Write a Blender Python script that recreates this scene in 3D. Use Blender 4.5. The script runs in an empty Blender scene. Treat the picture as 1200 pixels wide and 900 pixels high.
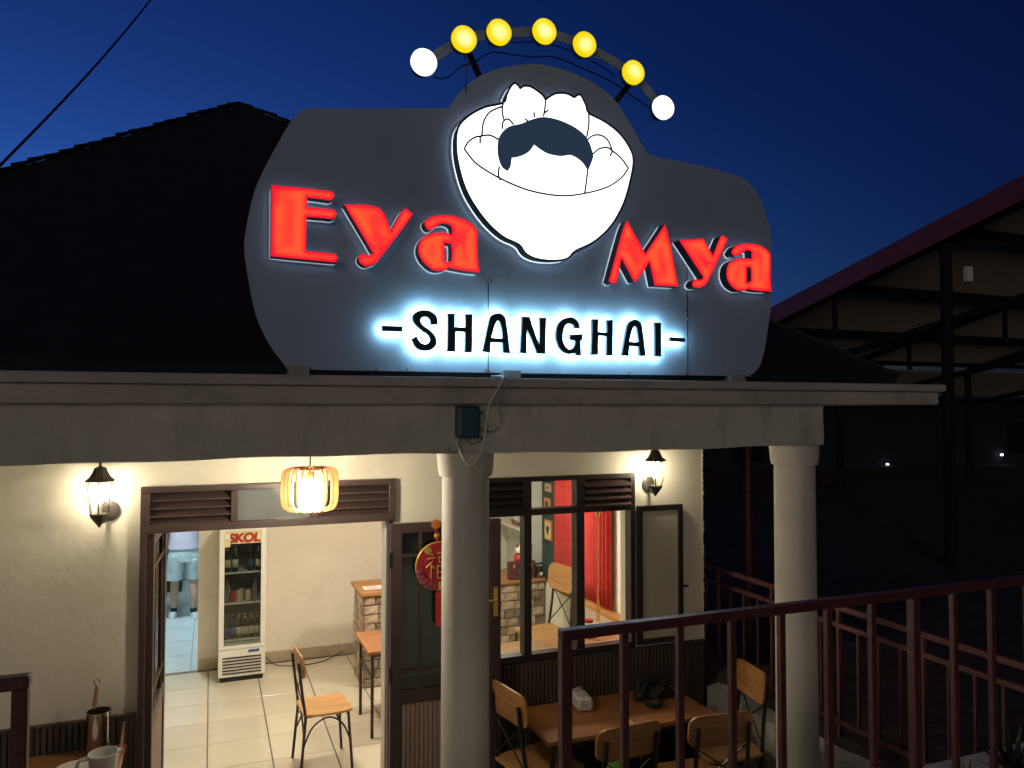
import bpy, bmesh, math, random
from mathutils import Vector, Matrix, geometry
random.seed(7)
R = math.radians
S = bpy.context.scene
COL = S.collection

# ------------------------------------------------------------------ camera, sky, fill light, exposure
EYE = 2.85                      # eye height above the restaurant floor (the viewer stands on an upper terrace)
YAW, PITCH, FOC = R(21.36), R(1.8), 900.0
cam_d = bpy.data.cameras.new('camera'); cam = bpy.data.objects.new('camera', cam_d); COL.objects.link(cam)
cam.location = (0, 0, EYE); cam.rotation_euler = (R(90) + PITCH, 0, -YAW)
cam_d.sensor_width = 36; cam_d.lens = 36 * FOC / 1200; cam_d.clip_start = .05; cam_d.clip_end = 2000
S.camera = cam
w = bpy.data.worlds.new('World'); S.world = w; w.use_nodes = True
wn = w.node_tree.nodes; wl = w.node_tree.links
sky = wn.new('ShaderNodeTexSky'); sky.sky_type = 'NISHITA'; sky.sun_disc = False
SUN_EL, SUN_ROT = -5.4, 338
sky.sun_elevation = R(SUN_EL); sky.sun_rotation = R(SUN_ROT); sky.air_density = 1.0; sky.dust_density = .3; sky.ozone_density = 3.0
tint = wn.new('ShaderNodeMix'); tint.data_type = 'RGBA'; tint.blend_type = 'MULTIPLY'; tint.inputs['Factor'].default_value = 1
tint.inputs['B'].default_value = (.50, .95, 1.22, 1)
wl.new(sky.outputs[0], tint.inputs['A']); wl.new(tint.outputs['Result'], wn['Background'].inputs[0])
wn['Background'].inputs[1].default_value = 7.6
fill_d = bpy.data.lights.new('street_fill', 'SUN'); fill_o = bpy.data.objects.new('street_fill', fill_d); COL.objects.link(fill_o)
fill_d.energy = .36; fill_d.angle = R(30); fill_d.color = (1, .86, .70)
fill_o.rotation_euler = (R(85), 0, R(-30)); fill_o.location = (-3, -6, 8)  # low warm fill added behind the viewer, standing in for unseen street light
S.view_settings.view_transform = 'Standard'; S.view_settings.look = 'None'
S.view_settings.exposure = 0; S.view_settings.gamma = 1; S.view_settings.use_curve_mapping = False
S.render.engine = 'CYCLES'
S.cycles.use_denoising = True
S.cycles.max_bounces = 8; S.cycles.diffuse_bounces = 4; S.cycles.transparent_max_bounces = 12
S.cycles.sample_clamp_indirect = 6; S.cycles.caustics_reflective = False; S.cycles.caustics_refractive = False

# ------------------------------------------------------------------ where a point of the place lies
_s, _c, _sp, _cp = math.sin(YAW), math.cos(YAW), math.sin(PITCH), math.cos(PITCH)
def _ray(x, y):
    a, b = x - 600, 450 - y
    return Vector((_s*_cp*FOC + _c*a - _s*_sp*b, _c*_cp*FOC - _s*a - _c*_sp*b, _sp*FOC + _cp*b))
def at(x, y, Y):
    r = _ray(x, y); t = Y / r.y
    return Vector((r.x*t, Y, EYE + r.z*t))
def xz(pts, Y): return [(q.x, q.z) for q in (at(x, y, Y) for x, y in pts)]

# ------------------------------------------------------------------ materials
def new_mat(name):
    m = bpy.data.materials.new(name); m.use_nodes = True
    n = m.node_tree.nodes; return m, n, m.node_tree.links, n['Principled BSDF']
def mixc(n, l, a, b, fac, mode='MIX'):
    x = n.new('ShaderNodeMix'); x.data_type = 'RGBA'; x.blend_type = mode
    for k, v in (('A', a), ('B', b), ('Factor', fac)):
        if hasattr(v, 'links'): l.new(v, x.inputs[k])
        elif k == 'Factor': x.inputs[k].default_value = v
        else: x.inputs[k].default_value = tuple(v) + (1,)
    return x.outputs['Result']
def noise(n, l, co, scale, detail=5, rough=.6, stretch=None):
    if stretch:
        mp = n.new('ShaderNodeMapping'); mp.inputs['Scale'].default_value = stretch; l.new(co, mp.inputs[0]); co = mp.outputs[0]
    t = n.new('ShaderNodeTexNoise'); t.inputs['Scale'].default_value = scale; t.inputs['Detail'].default_value = detail
    t.inputs['Roughness'].default_value = rough; l.new(co, t.inputs['Vector']); return t.outputs['Fac']
def ramp(n, l, v, a, b):
    r = n.new('ShaderNodeMapRange'); r.inputs[1].default_value = a; r.inputs[2].default_value = b; l.new(v, r.inputs[0]); return r.outputs[0]
def M(name, col, rough=.6, metal=0, var=.18, scale=6, bump=0, bscale=60, spec=.5, rand=0, stretch=None, dirt=None, dirt_scale=2, dirt_amt=.6, rvar=.1, dirt_stretch=None):
    m, n, l, b = new_mat(name)
    co = n.new('ShaderNodeTexCoord').outputs['Object']
    nz = noise(n, l, co, scale, stretch=stretch)
    c = mixc(n, l, [max(0, k*(1-var)) for k in col], [min(1, k*(1+var)) for k in col], ramp(n, l, nz, .3, .7))
    if dirt:
        d = ramp(n, l, noise(n, l, co, dirt_scale, 8, .7, dirt_stretch), .52, .72)
        mu = n.new('ShaderNodeMath'); mu.operation = 'MULTIPLY'; mu.inputs[1].default_value = dirt_amt; l.new(d, mu.inputs[0])
        c = mixc(n, l, c, dirt, mu.outputs[0])
    if rand:
        oi = n.new('ShaderNodeObjectInfo').outputs['Random']
        c = mixc(n, l, c, mixc(n, l, [1-rand]*3, [1+rand]*3, oi), 1.0, 'MULTIPLY')
    l.new(c, b.inputs['Base Color'])
    rr = n.new('ShaderNodeMapRange'); rr.inputs[3].default_value = max(.02, rough-rvar); rr.inputs[4].default_value = min(1, rough+rvar)
    l.new(noise(n, l, co, scale*2.3), rr.inputs[0]); l.new(rr.outputs[0], b.inputs['Roughness'])
    b.inputs['Metallic'].default_value = metal; b.inputs['Specular IOR Level'].default_value = spec
    if bump:
        bp = n.new('ShaderNodeBump'); bp.inputs['Strength'].default_value = bump; bp.inputs['Distance'].default_value = .01
        l.new(noise(n, l, co, bscale, 6, .65), bp.inputs['Height']); l.new(bp.outputs[0], b.inputs['Normal'])
    return m
def wood(name, col, axis=0, rough=.42, var=.28, rand=.12):
    st = [1.0, 14.0, 14.0]; st = [14.0]*3; st[axis] = 1.0
    return M(name, col, rough, var=var, scale=3.2, stretch=st, rand=rand, bump=.08, bscale=30)
def emis(name, col, s):
    m = bpy.data.materials.new(name); m.use_nodes = True; n = m.node_tree.nodes; n.remove(n['Principled BSDF'])
    e = n.new('ShaderNodeEmission'); e.inputs[0].default_value = tuple(col) + (1,); e.inputs[1].default_value = s
    m.node_tree.links.new(e.outputs[0], n['Material Output'].inputs[0]); return m
def glow(name, edge, mid, se, sm):
    """back-lit acrylic: brighter where its lamps sit behind the middle of each stroke"""
    m = emis(name, edge, se); n = m.node_tree.nodes; l = m.node_tree.links; e = n['Emission']
    a = n.new('ShaderNodeAttribute'); a.attribute_name = 'glow'
    co = n.new('ShaderNodeTexCoord').outputs['Object']
    nz = ramp(n, l, noise(n, l, co, 6, 2, .5), .22, .5)
    mu = n.new('ShaderNodeMath'); mu.operation = 'MULTIPLY'; l.new(a.outputs['Fac'], mu.inputs[0]); l.new(nz, mu.inputs[1])
    l.new(mixc(n, l, edge, mid, mu.outputs[0]), e.inputs[0])
    mr = n.new('ShaderNodeMapRange'); mr.inputs[3].default_value = se; mr.inputs[4].default_value = sm
    l.new(mu.outputs[0], mr.inputs[0]); l.new(mr.outputs[0], e.inputs[1]); return m
def thin_glass(name, tintc=(.9, .95, .93), refl=.1, rough=.03):
    m, n, l, b = new_mat(name); n.remove(b)
    t = n.new('ShaderNodeBsdfTransparent'); t.inputs[0].default_value = tuple(tintc) + (1,)
    g = n.new('ShaderNodeBsdfGlossy'); g.inputs['Roughness'].default_value = rough
    x = n.new('ShaderNodeMixShader'); x.inputs[0].default_value = refl
    l.new(t.outputs[0], x.inputs[1]); l.new(g.outputs[0], x.inputs[2]); l.new(x.outputs[0], n['Material Output'].inputs[0]); return m

m_wall = M('cream_wall_paint', (.68, .64, .53), .75, var=.06, scale=1.4, bump=.25, bscale=18, dirt=(.48, .42, .31), dirt_scale=1.1, dirt_amt=.45)
m_inwall = M('cream_inside_paint', (.80, .74, .62), .7, var=.05, scale=2, bump=.1, bscale=25, dirt=(.68, .60, .47), dirt_scale=3, dirt_amt=.5)
m_greywall = M('pale_grey_inside_paint', (.62, .60, .55), .7, var=.05, bump=.05)
m_coolwall = M('pale_blue_paint', (.6, .68, .72), .7, var=.05)
m_beam = M('stained_plaster', (.62, .60, .55), .85, var=.12, scale=1.6, bump=1.0, bscale=14, dirt=(.30, .28, .26), dirt_scale=6, dirt_amt=.65, dirt_stretch=(1, 1, .3))
m_cornice = M('grey_weathered_concrete', (.50, .46, .44), .85, var=.15, scale=2.5, bump=.5, bscale=35, dirt=(.2, .18, .17), dirt_scale=3, dirt_amt=.7)
m_column = M('white_column_paint', (.66, .63, .56), .7, var=.07, scale=3, bump=.3, bscale=28, dirt=(.40, .35, .28), dirt_scale=5, dirt_amt=.6, dirt_stretch=(1, 1, .22))
m_frame = M('dark_brown_metal', (.058, .036, .034), .42, var=.15, scale=5, bump=.05)
m_frame2 = M('black_brown_metal', (.022, .016, .017), .42, var=.15, scale=5, bump=.05)
m_rib = M('dark_ribbed_panel', (.075, .055, .045), .6, var=.12, stretch=(1, 1, .1))
m_rib2 = M('brown_ribbed_panel', (.34, .25, .21), .55, var=.12, stretch=(1, 1, .1))
m_glass = thin_glass('window_glass')
m_dglass = thin_glass('dim_door_glass', (.45, .5, .48), .2, .08)
m_frost = M('frosted_pane', (.42, .40, .33), .35, var=.05, scale=2)
m_tile = M('cream_floor_tile', (.63, .57, .45), .12, var=.07, scale=3, spec=.5, rand=.07, rvar=.06, dirt=(.50, .43, .32), dirt_scale=4, dirt_amt=.35)
m_grout = M('dark_grout', (.16, .14, .11), .8)
m_btile = M('pale_blue_floor_tile', (.58, .64, .66), .14, var=.05, rand=.03, rvar=.05)
m_base = M('tan_skirting_tile', (.42, .34, .24), .3, var=.12)
m_stone = M('tan_cladding_stone', (.34, .255, .18), .6, var=.5, scale=14, bump=.8, bscale=40, rand=.5)
m_mortar = M('dark_mortar', (.17, .13, .10), .9)
m_woodx = wood('oak_board', (.43, .20, .07), 0)
m_woodt = wood('reddish_table_board', (.33, .135, .05), 0, .3)
m_woody = wood('oak_seat', (.50, .27, .10), 1)
m_woodz = wood('walnut_board', (.26, .12, .05), 0)
m_black = M('black_steel', (.014, .014, .015), .4, var=.1)
m_redrail = M('maroon_rail_paint', (.11, .028, .030), .42, var=.3, scale=14, bump=.3, bscale=90, dirt=(.15, .085, .06), dirt_scale=38, dirt_amt=.7)
m_redrail2 = M('faded_maroon_rail_paint', (.15, .055, .05), .6, var=.2, scale=9)
m_white = M('white_enamel', (.78, .76, .70), .35, var=.03)
m_board = M('brushed_grey_panel', (.37, .46, .68), .5, metal=.0, var=.05, scale=3, spec=.55, dirt=(.29, .35, .48), dirt_scale=5, dirt_amt=.5, dirt_stretch=(1, 1, .25))
m_letter_side = M('black_letter_return', (.02, .02, .022), .4)
m_chrome = M('bare_metal_trim', (.62, .66, .68), .25, metal=1, var=.05)
m_roof = M('dark_roof_sheet', (.016, .016, .02), .7, var=.2, bump=.2)
m_soil = M('dark_soil', (.075, .055, .04), .95, var=.4, scale=5, bump=1, bscale=14)
m_conc = M('pale_concrete', (.42, .40, .36), .85, var=.15, scale=3, bump=.5, bscale=30, dirt=(.2, .18, .15), dirt_amt=.7)
m_red = M('red_curtain_cloth', (.48, .035, .03), .85, var=.15, scale=12)
m_green = M('dark_green_cloth', (.025, .05, .042), .85, var=.15)
m_gold = M('gold_trim', (.75, .48, .12), .35, metal=.6, var=.1)
m_cream = M('cream_plastic', (.72, .68, .56), .4, var=.04)
m_paper = M('white_paper', (.8, .79, .75), .7, var=.04)
m_dark = M('black_cloth', (.012, .013, .016), .75, var=.3, bump=.4)
m_steel = M('stainless_steel', (.62, .60, .56), .22, metal=1, var=.05)
m_brown = M('brown_bottle_glass', (.035, .016, .008), .12, var=.1)
m_greenb = M('green_bottle_glass', (.012, .035, .016), .12, var=.1)
m_label = M('pale_label', (.62, .56, .42), .5, var=.15)
m_blue = M('blue_label', (.05, .10, .28), .5)
m_redp = M('red_paint', (.45, .03, .03), .5)
m_yel = M('yellow_header', (.70, .66, .32), .45)
m_skin = M('skin', (.42, .26, .18), .55, var=.06)

# ------------------------------------------------------------------ mesh and object helpers
def empty(name, loc=(0, 0, 0), rz=0, label=None, cat=None, group=None, kind=None):
    o = bpy.data.objects.new(name, None); COL.objects.link(o); o.location = loc; o.rotation_euler = (0, 0, rz)
    o.empty_display_size = .1
    return tag(o, label, cat, group, kind)
def tag(o, label=None, cat=None, group=None, kind=None):
    for k, v in (('label', label), ('category', cat), ('group', group), ('kind', kind)):
        if v: o[k] = v
    return o
def link(name, me, mats, parent=None, smooth=False, bevel=0, local=False):
    o = bpy.data.objects.new(name, me); COL.objects.link(o)
    for m in (mats if isinstance(mats, (list, tuple)) else [mats]):
        if me.materials.find(m.name) < 0: me.materials.append(m)
    if parent:
        o.parent = parent
        if not local:
            p = parent; mtx = p.matrix_basis.copy()
            while p.parent: mtx = p.parent.matrix_basis @ p.matrix_parent_inverse @ mtx; p = p.parent
            o.matrix_parent_inverse = mtx.inverted()
    if smooth:
        for f in me.polygons: f.use_smooth = True
    if bevel:
        b = o.modifiers.new('bevel', 'BEVEL'); b.width = bevel; b.segments = 2; b.limit_method = 'ANGLE'; b.angle_limit = R(50)
    return o
class MB:
    def __init__(s): s.v = []; s.f = []; s.mi = []
    def add(s, v, f, mi=0):
        k = len(s.v); s.v += [tuple(q) for q in v]; s.f += [tuple(i + k for i in q) for q in f]; s.mi += [mi]*len(f); return s
    def box(s, x0, x1, y0, y1, z0, z1, mi=0):
        v = [(x, y, z) for z in (z0, z1) for y in (y0, y1) for x in (x0, x1)]
        return s.add(v, [(0, 2, 3, 1), (4, 5, 7, 6), (0, 1, 5, 4), (2, 6, 7, 3), (0, 4, 6, 2), (1, 3, 7, 5)], mi)
    def tube(s, pts, r, n=8, mi=0, cap=True):
        pts = [Vector(p) for p in pts]; rr = r if isinstance(r, (list, tuple)) else [r]*len(pts); rings = []; k = len(s.v)
        prev = None
        for i, p in enumerate(pts):
            t = (pts[min(i+1, len(pts)-1)] - pts[max(i-1, 0)]).normalized()
            a = prev if prev is not None and abs(prev.dot(t)) < .95 else (Vector((0, 0, 1)) if abs(t.z) < .9 else Vector((1, 0, 0)))
            a = (a - t*a.dot(t)).normalized(); b = t.cross(a); prev = a
            for j in range(n):
                q = 2*math.pi*j/n + math.pi/n; s.v.append(tuple(p + a*math.cos(q)*rr[i] + b*math.sin(q)*rr[i]))
        for i in range(len(pts)-1):
            for j in range(n):
                s.f.append((k+i*n+j, k+i*n+(j+1) % n, k+(i+1)*n+(j+1) % n, k+(i+1)*n+j)); s.mi.append(mi)
        if cap:
            s.f += [tuple(k+j for j in reversed(range(n))), tuple(k+(len(pts)-1)*n+j for j in range(n))]; s.mi += [mi, mi]
        return s
    def lathe(s, prof, c=(0, 0, 0), n=24, mi=0, axis='z', cap=True):
        k = len(s.v)
        for r, z in prof:
            for j in range(n):
                q = 2*math.pi*(j+.5)/n; a, b = r*math.cos(q), r*math.sin(q)
                p = (a, b, z) if axis == 'z' else ((a, z, b) if axis == 'y' else (z, a, b))
                s.v.append((c[0]+p[0], c[1]+p[1], c[2]+p[2]))
        for i in range(len(prof)-1):
            for j in range(n):
                s.f.append((k+i*n+j, k+i*n+(j+1) % n, k+(i+1)*n+(j+1) % n, k+(i+1)*n+j)); s.mi.append(mi)
        if cap:
            s.f += [tuple(k+j for j in reversed(range(n))), tuple(k+(len(prof)-1)*n+j for j in range(n))]; s.mi += [mi, mi]
        return s
    def mesh(s, name):
        me = bpy.data.meshes.new(name); me.from_pydata(s.v, [], s.f); me.polygons.foreach_set('material_index', s.mi)
        bm = bmesh.new(); bm.from_mesh(me); bmesh.ops.recalc_face_normals(bm, faces=bm.faces); bm.to_mesh(me); bm.free(); me.update(); return me
    def build(s, name, mats, parent=None, smooth=False, bevel=0, local=False):
        me = s.mesh(name)
        for m in (mats if isinstance(mats, (list, tuple)) else [mats]): me.materials.append(m)
        o = link(name, me, [], parent, False, bevel, local)
        if smooth:
            for f in me.polygons: f.use_smooth = len(f.vertices) <= 4
            e = o.modifiers.new('edges', 'EDGE_SPLIT'); e.split_angle = R(42)
        return o
def box(name, m, parent, x0, x1, y0, y1, z0, z1, bevel=.003, **k): return MB().box(x0, x1, y0, y1, z0, z1).build(name, m, parent, bevel=bevel, **k)
def smooth_loop(pts, n=5, corner=48, closed=True):
    """rounds a traced outline but keeps its sharp corners"""
    P = [Vector(p) for p in pts]; L = len(P); out = []
    def sharp(i):
        if not closed and i in (0, L-1): return True
        a, b = (P[i]-P[i-1]), (P[(i+1) % L]-P[i])
        return a.length > 1e-9 and b.length > 1e-9 and a.angle(b) > R(corner)
    sh = [sharp(i) for i in range(L)]
    for i in range(L if closed else L-1):
        p1, p2 = P[i], P[(i+1) % L]
        p0 = p1 if sh[i] else P[i-1]; p3 = p2 if sh[(i+1) % L] else P[(i+2) % L]
        for k in range(n):
            t = k/n
            out.append(.5*((2*p1) + (p2-p0)*t + (2*p0-5*p1+4*p2-p3)*t*t + (3*p1-p0-3*p2+p3)*t**3))
    if not closed: out.append(P[-1])
    return [tuple(q) for q in out]
def inside(x, y, loops):
    c = False
    for lp in loops:
        j = len(lp)-1
        for i in range(len(lp)):
            xi, yi = lp[i]; xj, yj = lp[j]
            if (yi > y) != (yj > y) and x < (xj-xi)*(y-yi)/(yj-yi)+xi: c = not c
            j = i
    return c
def edge_dist(x, y, loops):
    best = 9
    for lp in loops:
        for i in range(len(lp)):
            ax, ay = lp[i-1]; bx, by = lp[i]; dx, dy = bx-ax, by-ay; q = dx*dx+dy*dy
            t = 0 if q == 0 else max(0, min(1, ((x-ax)*dx+(y-ay)*dy)/q)); ex, ey = ax+dx*t-x, ay+dy*t-y
            best = min(best, ex*ex+ey*ey)
    return math.sqrt(best)
def sstep(x): x = max(0, min(1, x)); return x*x*(3-2*x)
def ribbon_glow(d): return sstep(d/.03)*(1-.45*sstep((d-.042)/.03))
def plate(name, loops, fn, t0, t1, mats, parent=None, grid=0, glow_w=0, smooth=False, local=False, bevel=0, ribbon=False):
    """a slab with a traced outline: mats = [face, side and back]; fn maps (u, v, t) to a point"""
    co, ed = [], []
    for lp in loops:
        k = len(co); co += [Vector(p) for p in lp]; ed += [(k+i, k+(i+1) % len(lp)) for i in range(len(lp))]
    nb = len(co)
    if grid:
        us = [p[0] for p in loops[0]]; vs = [p[1] for p in loops[0]]
        u = min(us)+grid*.5
        while u < max(us):
            v = min(vs)+grid*.5
            while v < max(vs):
                if inside(u, v, loops) and edge_dist(u, v, loops) > grid*.35: co.append(Vector((u, v)))
                v += grid
            u += grid
    V, E_, F, *_ = geometry.delaunay_2d_cdt(co, ed, [], 0, 1e-6)
    F = [f for f in F if inside(sum(V[i].x for i in f)/3, sum(V[i].y for i in f)/3, loops)]
    n = len(V); verts = [fn(p.x, p.y, t0) for p in V] + [fn(p.x, p.y, t1) for p in V]
    faces = [tuple(f) for f in F] + [tuple(n+i for i in reversed(f)) for f in F]; mi = [0]*len(F) + [1 if len(mats) < 3 else 2]*len(F)
    cnt = {}
    for f in F:
        for a, b in ((f[0], f[1]), (f[1], f[2]), (f[2], f[0])): cnt[(a, b)] = 1
    for a, b in list(cnt):
        if (b, a) not in cnt: faces.append((b, a, n+a, n+b)); mi.append(1)
    me = bpy.data.meshes.new(name); me.from_pydata([tuple(q) for q in verts], [], faces)
    for m in mats: me.materials.append(m)
    if len(mats) == 1: mi = [0]*len(faces)
    me.polygons.foreach_set('material_index', mi)
    bm = bmesh.new(); bm.from_mesh(me); bmesh.ops.recalc_face_normals(bm, faces=bm.faces); bm.to_mesh(me); bm.free()
    if glow_w:
        at_ = me.attributes.new('glow', 'FLOAT', 'POINT')
        ds = [min(1, edge_dist(p.x, p.y, loops)/glow_w) for p in V]; at_.data.foreach_set('value', [d*d*(3-2*d) for d in ds]*2 if not ribbon else [ribbon_glow(edge_dist(p.x, p.y, loops)) for p in V]*2)
    o = link(name, me, [], parent, False, bevel, local)
    if smooth:
        for f in me.polygons: f.use_smooth = True
        e = o.modifiers.new('edges', 'EDGE_SPLIT'); e.split_angle = R(40)
    return o
VERT = lambda u, v, t: (u, t, v)          # upright, facing the street
FLAT = lambda u, v, t: (u, v, t)          # lying
def rrect(w, h, r, n=4, cx=0, cy=0):
    out = []
    for sx, sy, a in ((1, 1, 0), (-1, 1, 90), (-1, -1, 180), (1, -1, 270)):
        for k in range(n+1):
            q = R(a + 90*k/n); out.append((cx+sx*(w/2-r)+r*math.cos(q), cy+sy*(h/2-r)+r*math.sin(q)))
    return out
def copy_tree(o, parent=None):
    c = o.copy(); COL.objects.link(c)
    if parent: c.parent = parent
    for ch in [q for q in bpy.data.objects if q.parent == o]: copy_tree(ch, c)
    return c

# ------------------------------------------------------------------ ground and terraces
MB().add([(-700, -700, -.08), (700, -700, -.08), (700, 700, -.08), (-700, 700, -.08)], [(0, 1, 2, 3)]).build('ground', m_soil)['kind'] = 'structure'
tb = MB()
NX, NY = 40, 40
for j in range(NY+1):
    for i in range(NX+1):
        x = 3.70 + 40*(i/NX)**1.7; y = 2.55 + 60*(j/NY)**1.7
        z = .66 + .035*(y-3.3) + .03*math.sin(x*3.1+y*1.7) + .05*math.sin(x*.9-y*1.3) + random.uniform(-.015, .015)
        tb.v.append((x, y, z if x > 3.75 else .66))
for j in range(NY):
    for i in range(NX):
        a = j*(NX+1)+i; tb.f.append((a, a+1, a+NX+2, a+NX+1)); tb.mi.append(0)
o = tb.build('earth_bank', m_soil, smooth=True); o['kind'] = 'structure'
tb = MB(); n = 48
for i in range(n+1):
    x = -60 + 220*i/n; h = 3.6 + 1.2*math.sin(i*.5) + .7*math.sin(i*1.3)
    tb.v += [(x, 62, 0), (x, 75, h*.8), (x, 90, h), (x, 120, 0)]
for i in range(n):
    for k in range(3): a = i*4+k; tb.f.append((a, a+4, a+5, a+1)); tb.mi.append(0)
tb.build('hill', m_soil, smooth=True)['kind'] = 'structure'
MB().box(-6, 6.5, -5, 2.12, -.06, 1.28).build('upper_terrace', m_conc)['kind'] = 'structure'
st = MB()
for k in range(6): st.box(-.36, .92, 2.121+.26*k, 2.121+.26*(k+1), -.05, 1.28-.186*(k+1))
st.build('steps', m_conc)['kind'] = 'structure'
MB().box(-5, 3.6, 2.13, 5.1, -.07, -.02).build('porch_floor', m_conc)['kind'] = 'structure'
fl = MB().box(-1.1, 3.5, 5.1, 9.1, -.06, -.006).build('floor', m_grout); fl['kind'] = 'structure'
tl = MB().box(-.2425, .2425, -.242, .242, -.006, 0).mesh('tile'); tl.materials.append(m_tile)
for i in range(-2, 7):
    for j in range(8):
        cx, cy = .2475+.495*i, 5.35+.49*j+.02
        if -.86 < cx < 3.26 and cy < 8.86:
            o = link('tile', tl, m_tile, fl); o.location = (cx, cy, 0); o.modifiers.new('b', 'BEVEL').width = .002
bf = MB().box(-2.6, 1.2, 9.1, 14, -.06, -.006).build('back_room_floor', m_grout); bf['kind'] = 'structure'
tl2 = MB().box(-.297, .297, -.297, .297, -.006, 0).mesh('tile'); tl2.materials.append(m_btile)
for i in range(6):
    for j in range(8):
        o = link('tile', tl2, m_btile, bf); o.location = (-2.3+.6*i+.02, 9.42+.6*j, 0)

# ------------------------------------------------------------------ the restaurant building
YW = 5.1
B = empty('restaurant_building', (1.2, 5.1, 0), label='cream restaurant with white columned porch, brown doors and dark hipped roof', cat='building')
fw = MB()
for x0, x1, z0, z1 in ((-2.8, -.385, -.05, 2.868), (-.385, 1.142, 2.38, 2.868), (1.142, 1.78, -.05, 2.868), (1.78, 2.98, -.05, 1.06), (1.78, 2.98, 2.36, 2.868), (2.98, 3.6, -.05, 2.868)):
    fw.box(x0, x1, YW, YW+.2, z0, z1)
fwo = fw.build('front_wall', m_wall, B)
# ragged plaster edge of the right-hand corner
rg = MB(); k = 0
for i in range(90):
    z = 1.05 + 1.8*i/90; d = .007*random.random()**2
    rg.box(3.596, 3.602+d, YW-.004-.006*random.random(), YW+.12, z, min(2.865, z+1.8/90*random.uniform(.6, 1.5)))
rg.build('plaster_edge', m_wall, B)
iw = MB().box(3.5, 3.598, 5.302, 9.3, -.05, 2.6).build('side_wall', m_inwall, B)
MB().box(-.112, 3.5, 9.1, 9.24, -.05, 2.6).box(-1.2, -.112, 9.1, 9.24, 2.15, 2.6).box(-2.7, -1.2, 9.1, 9.24, -.05, 2.6).build('back_wall', m_inwall, B)
MB().box(-1.25, -1.1, 5.302, 9.1, -.05, 2.6).build('side_wall', m_inwall, B)
MB().box(-2.75, -2.6, 9.24, 14.2, -.05, 2.6).box(1.2, 1.35, 9.24, 14.2, -.05, 2.6).box(-2.6, 1.2, 14, 14.15, -.05, 2.6).build('back_room_wall', m_coolwall, B)
MB().box(-2.75, 3.598, 5.302, 14.3, 2.602, 2.7).build('ceiling', m_inwall, B)
MB().box(-.1, 3.48, 9.075, 9.099, 0, .12).build('skirting', m_base, B, bevel=.003)
MB().box(3.35, 3.498, 7.98, 8.12, 0, 2.6).build('pilaster', m_greywall, B, bevel=.004)
MB().box(3.486, 3.499, 8.12, 9.09, .0, 2.6).build('wall_panel', m_greywall, B)
# porch slab, beam and columns
cn = MB().box(-2.9, 4.40, 3.635, 5.099, 2.870, 2.955).box(-2.92, 4.43, 3.60, 5.099, 2.9551, 3.003)
cno = cn.build('cornice', m_cornice, B, bevel=.012)
bm_ = MB()
nx, nz = 120, 8
for side, y in ((0, 3.70), (1, 3.92)):
    for j in range(nz+1):
        for i in range(nx+1):
            x = -2.8 + 6.3*i/nx; z = 2.62 + .25*j/nz
            dz = .006*math.sin(x*2.3)+.003*math.sin(x*9) if j == 0 else 0
            bm_.v.append((x, y + (.003*math.sin(x*7+z*30) if side == 0 else 0), z+dz))
def gi(s_, j, i): return s_*(nz+1)*(nx+1)+j*(nx+1)+i
for s_ in (0, 1):
    for j in range(nz):
        for i in range(nx): bm_.f.append((gi(s_, j, i), gi(s_, j, i+1), gi(s_, j+1, i+1), gi(s_, j+1, i))); bm_.mi.append(0)
for i in range(nx):
    bm_.f.append((gi(0, 0, i), gi(1, 0, i), gi(1, 0, i+1), gi(0, 0, i+1))); bm_.mi.append(0)
for j in range(nz):
    for i in (0, nx): bm_.f.append((gi(0, j, i), gi(0, j+1, i), gi(1, j+1, i), gi(1, j, i))); bm_.mi.append(0)
bm_.build('beam', m_beam, B)
prof = [(.15, -.05), (.15, .10), (.128, .14)] + [(.126 - .004*k/8, .14+2.34*k/8) for k in range(1, 9)] + [(.120, 2.488), (.122, 2.498), (.136, 2.502), (.143, 2.53), (.148, 2.60), (.148, 2.622)]
for x in (1.232, 3.372, -1.2):
    MB().lathe(prof, (x, 3.812, 0), 40).build('column', m_column, B, smooth=True)
# roof
A = at(280, 121, 7.5); Cr = at(1052, 441, 4.45)
rv = [tuple(A), (Cr.x, Cr.y, Cr.z), (-3.0, 4.45, Cr.z), (-3.0, 15, Cr.z), (Cr.x, 15, Cr.z)]
rm = MB().add(rv, [(0, 2, 1), (0, 3, 2), (0, 1, 4), (0, 4, 3)])
ro = rm.build('roof', m_roof, B); sm = ro.modifiers.new('thick', 'SOLIDIFY'); sm.thickness = .06
cp_ = MB()
for end in ((-3.0, 4.45, Cr.z), tuple(Cr)):
    d = Vector(end)-A; n = int(d.length/.13)
    for k in range(n):
        p = A+d*(k/n); q = A+d*((k+1.12)/n); j_ = Vector((0, 0, .012+random.uniform(-.008, .008)))
        cp_.tube([p+j_, q+j_+Vector((0, 0, .006))], [.012, .022], 7)
cp_.build('hip_cap', m_roof, ro)['kind'] = 'stuff'
# dark steel pole carrying the roof corner
pl = MB().lathe([(.09, .60), (.09, .75), (.045, .76), (.045, 3.16)], (4.55, 5.75, 0), 16).build('roof_post', m_redrail, B, smooth=True)

# wainscot of narrow ribs along the wall foot
def ribs(mb, x0, x1, y, z0, z1, pitch=.032, d=.012):
    n = int((x1-x0)/pitch)
    for k in range(n): mb.box(x0+pitch*k+.005, x0+pitch*(k+1)-.005, y-d, y+.003, z0, z1)
    mb.box(x0, x1, y+.002, y+.012, z0, z1); return mb
for x0, x1 in ((-2.8, -.40), (1.15, 1.775), (1.785, 3.6)):
    ribs(MB(), x0, x1, YW-.014, 0, 1.04).build('wainscot', m_rib, fwo)
    MB().box(x0, x1, YW-.03, YW-.001, 1.0401, 1.052).build('wainscot_cap', m_rib, fwo)

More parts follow.
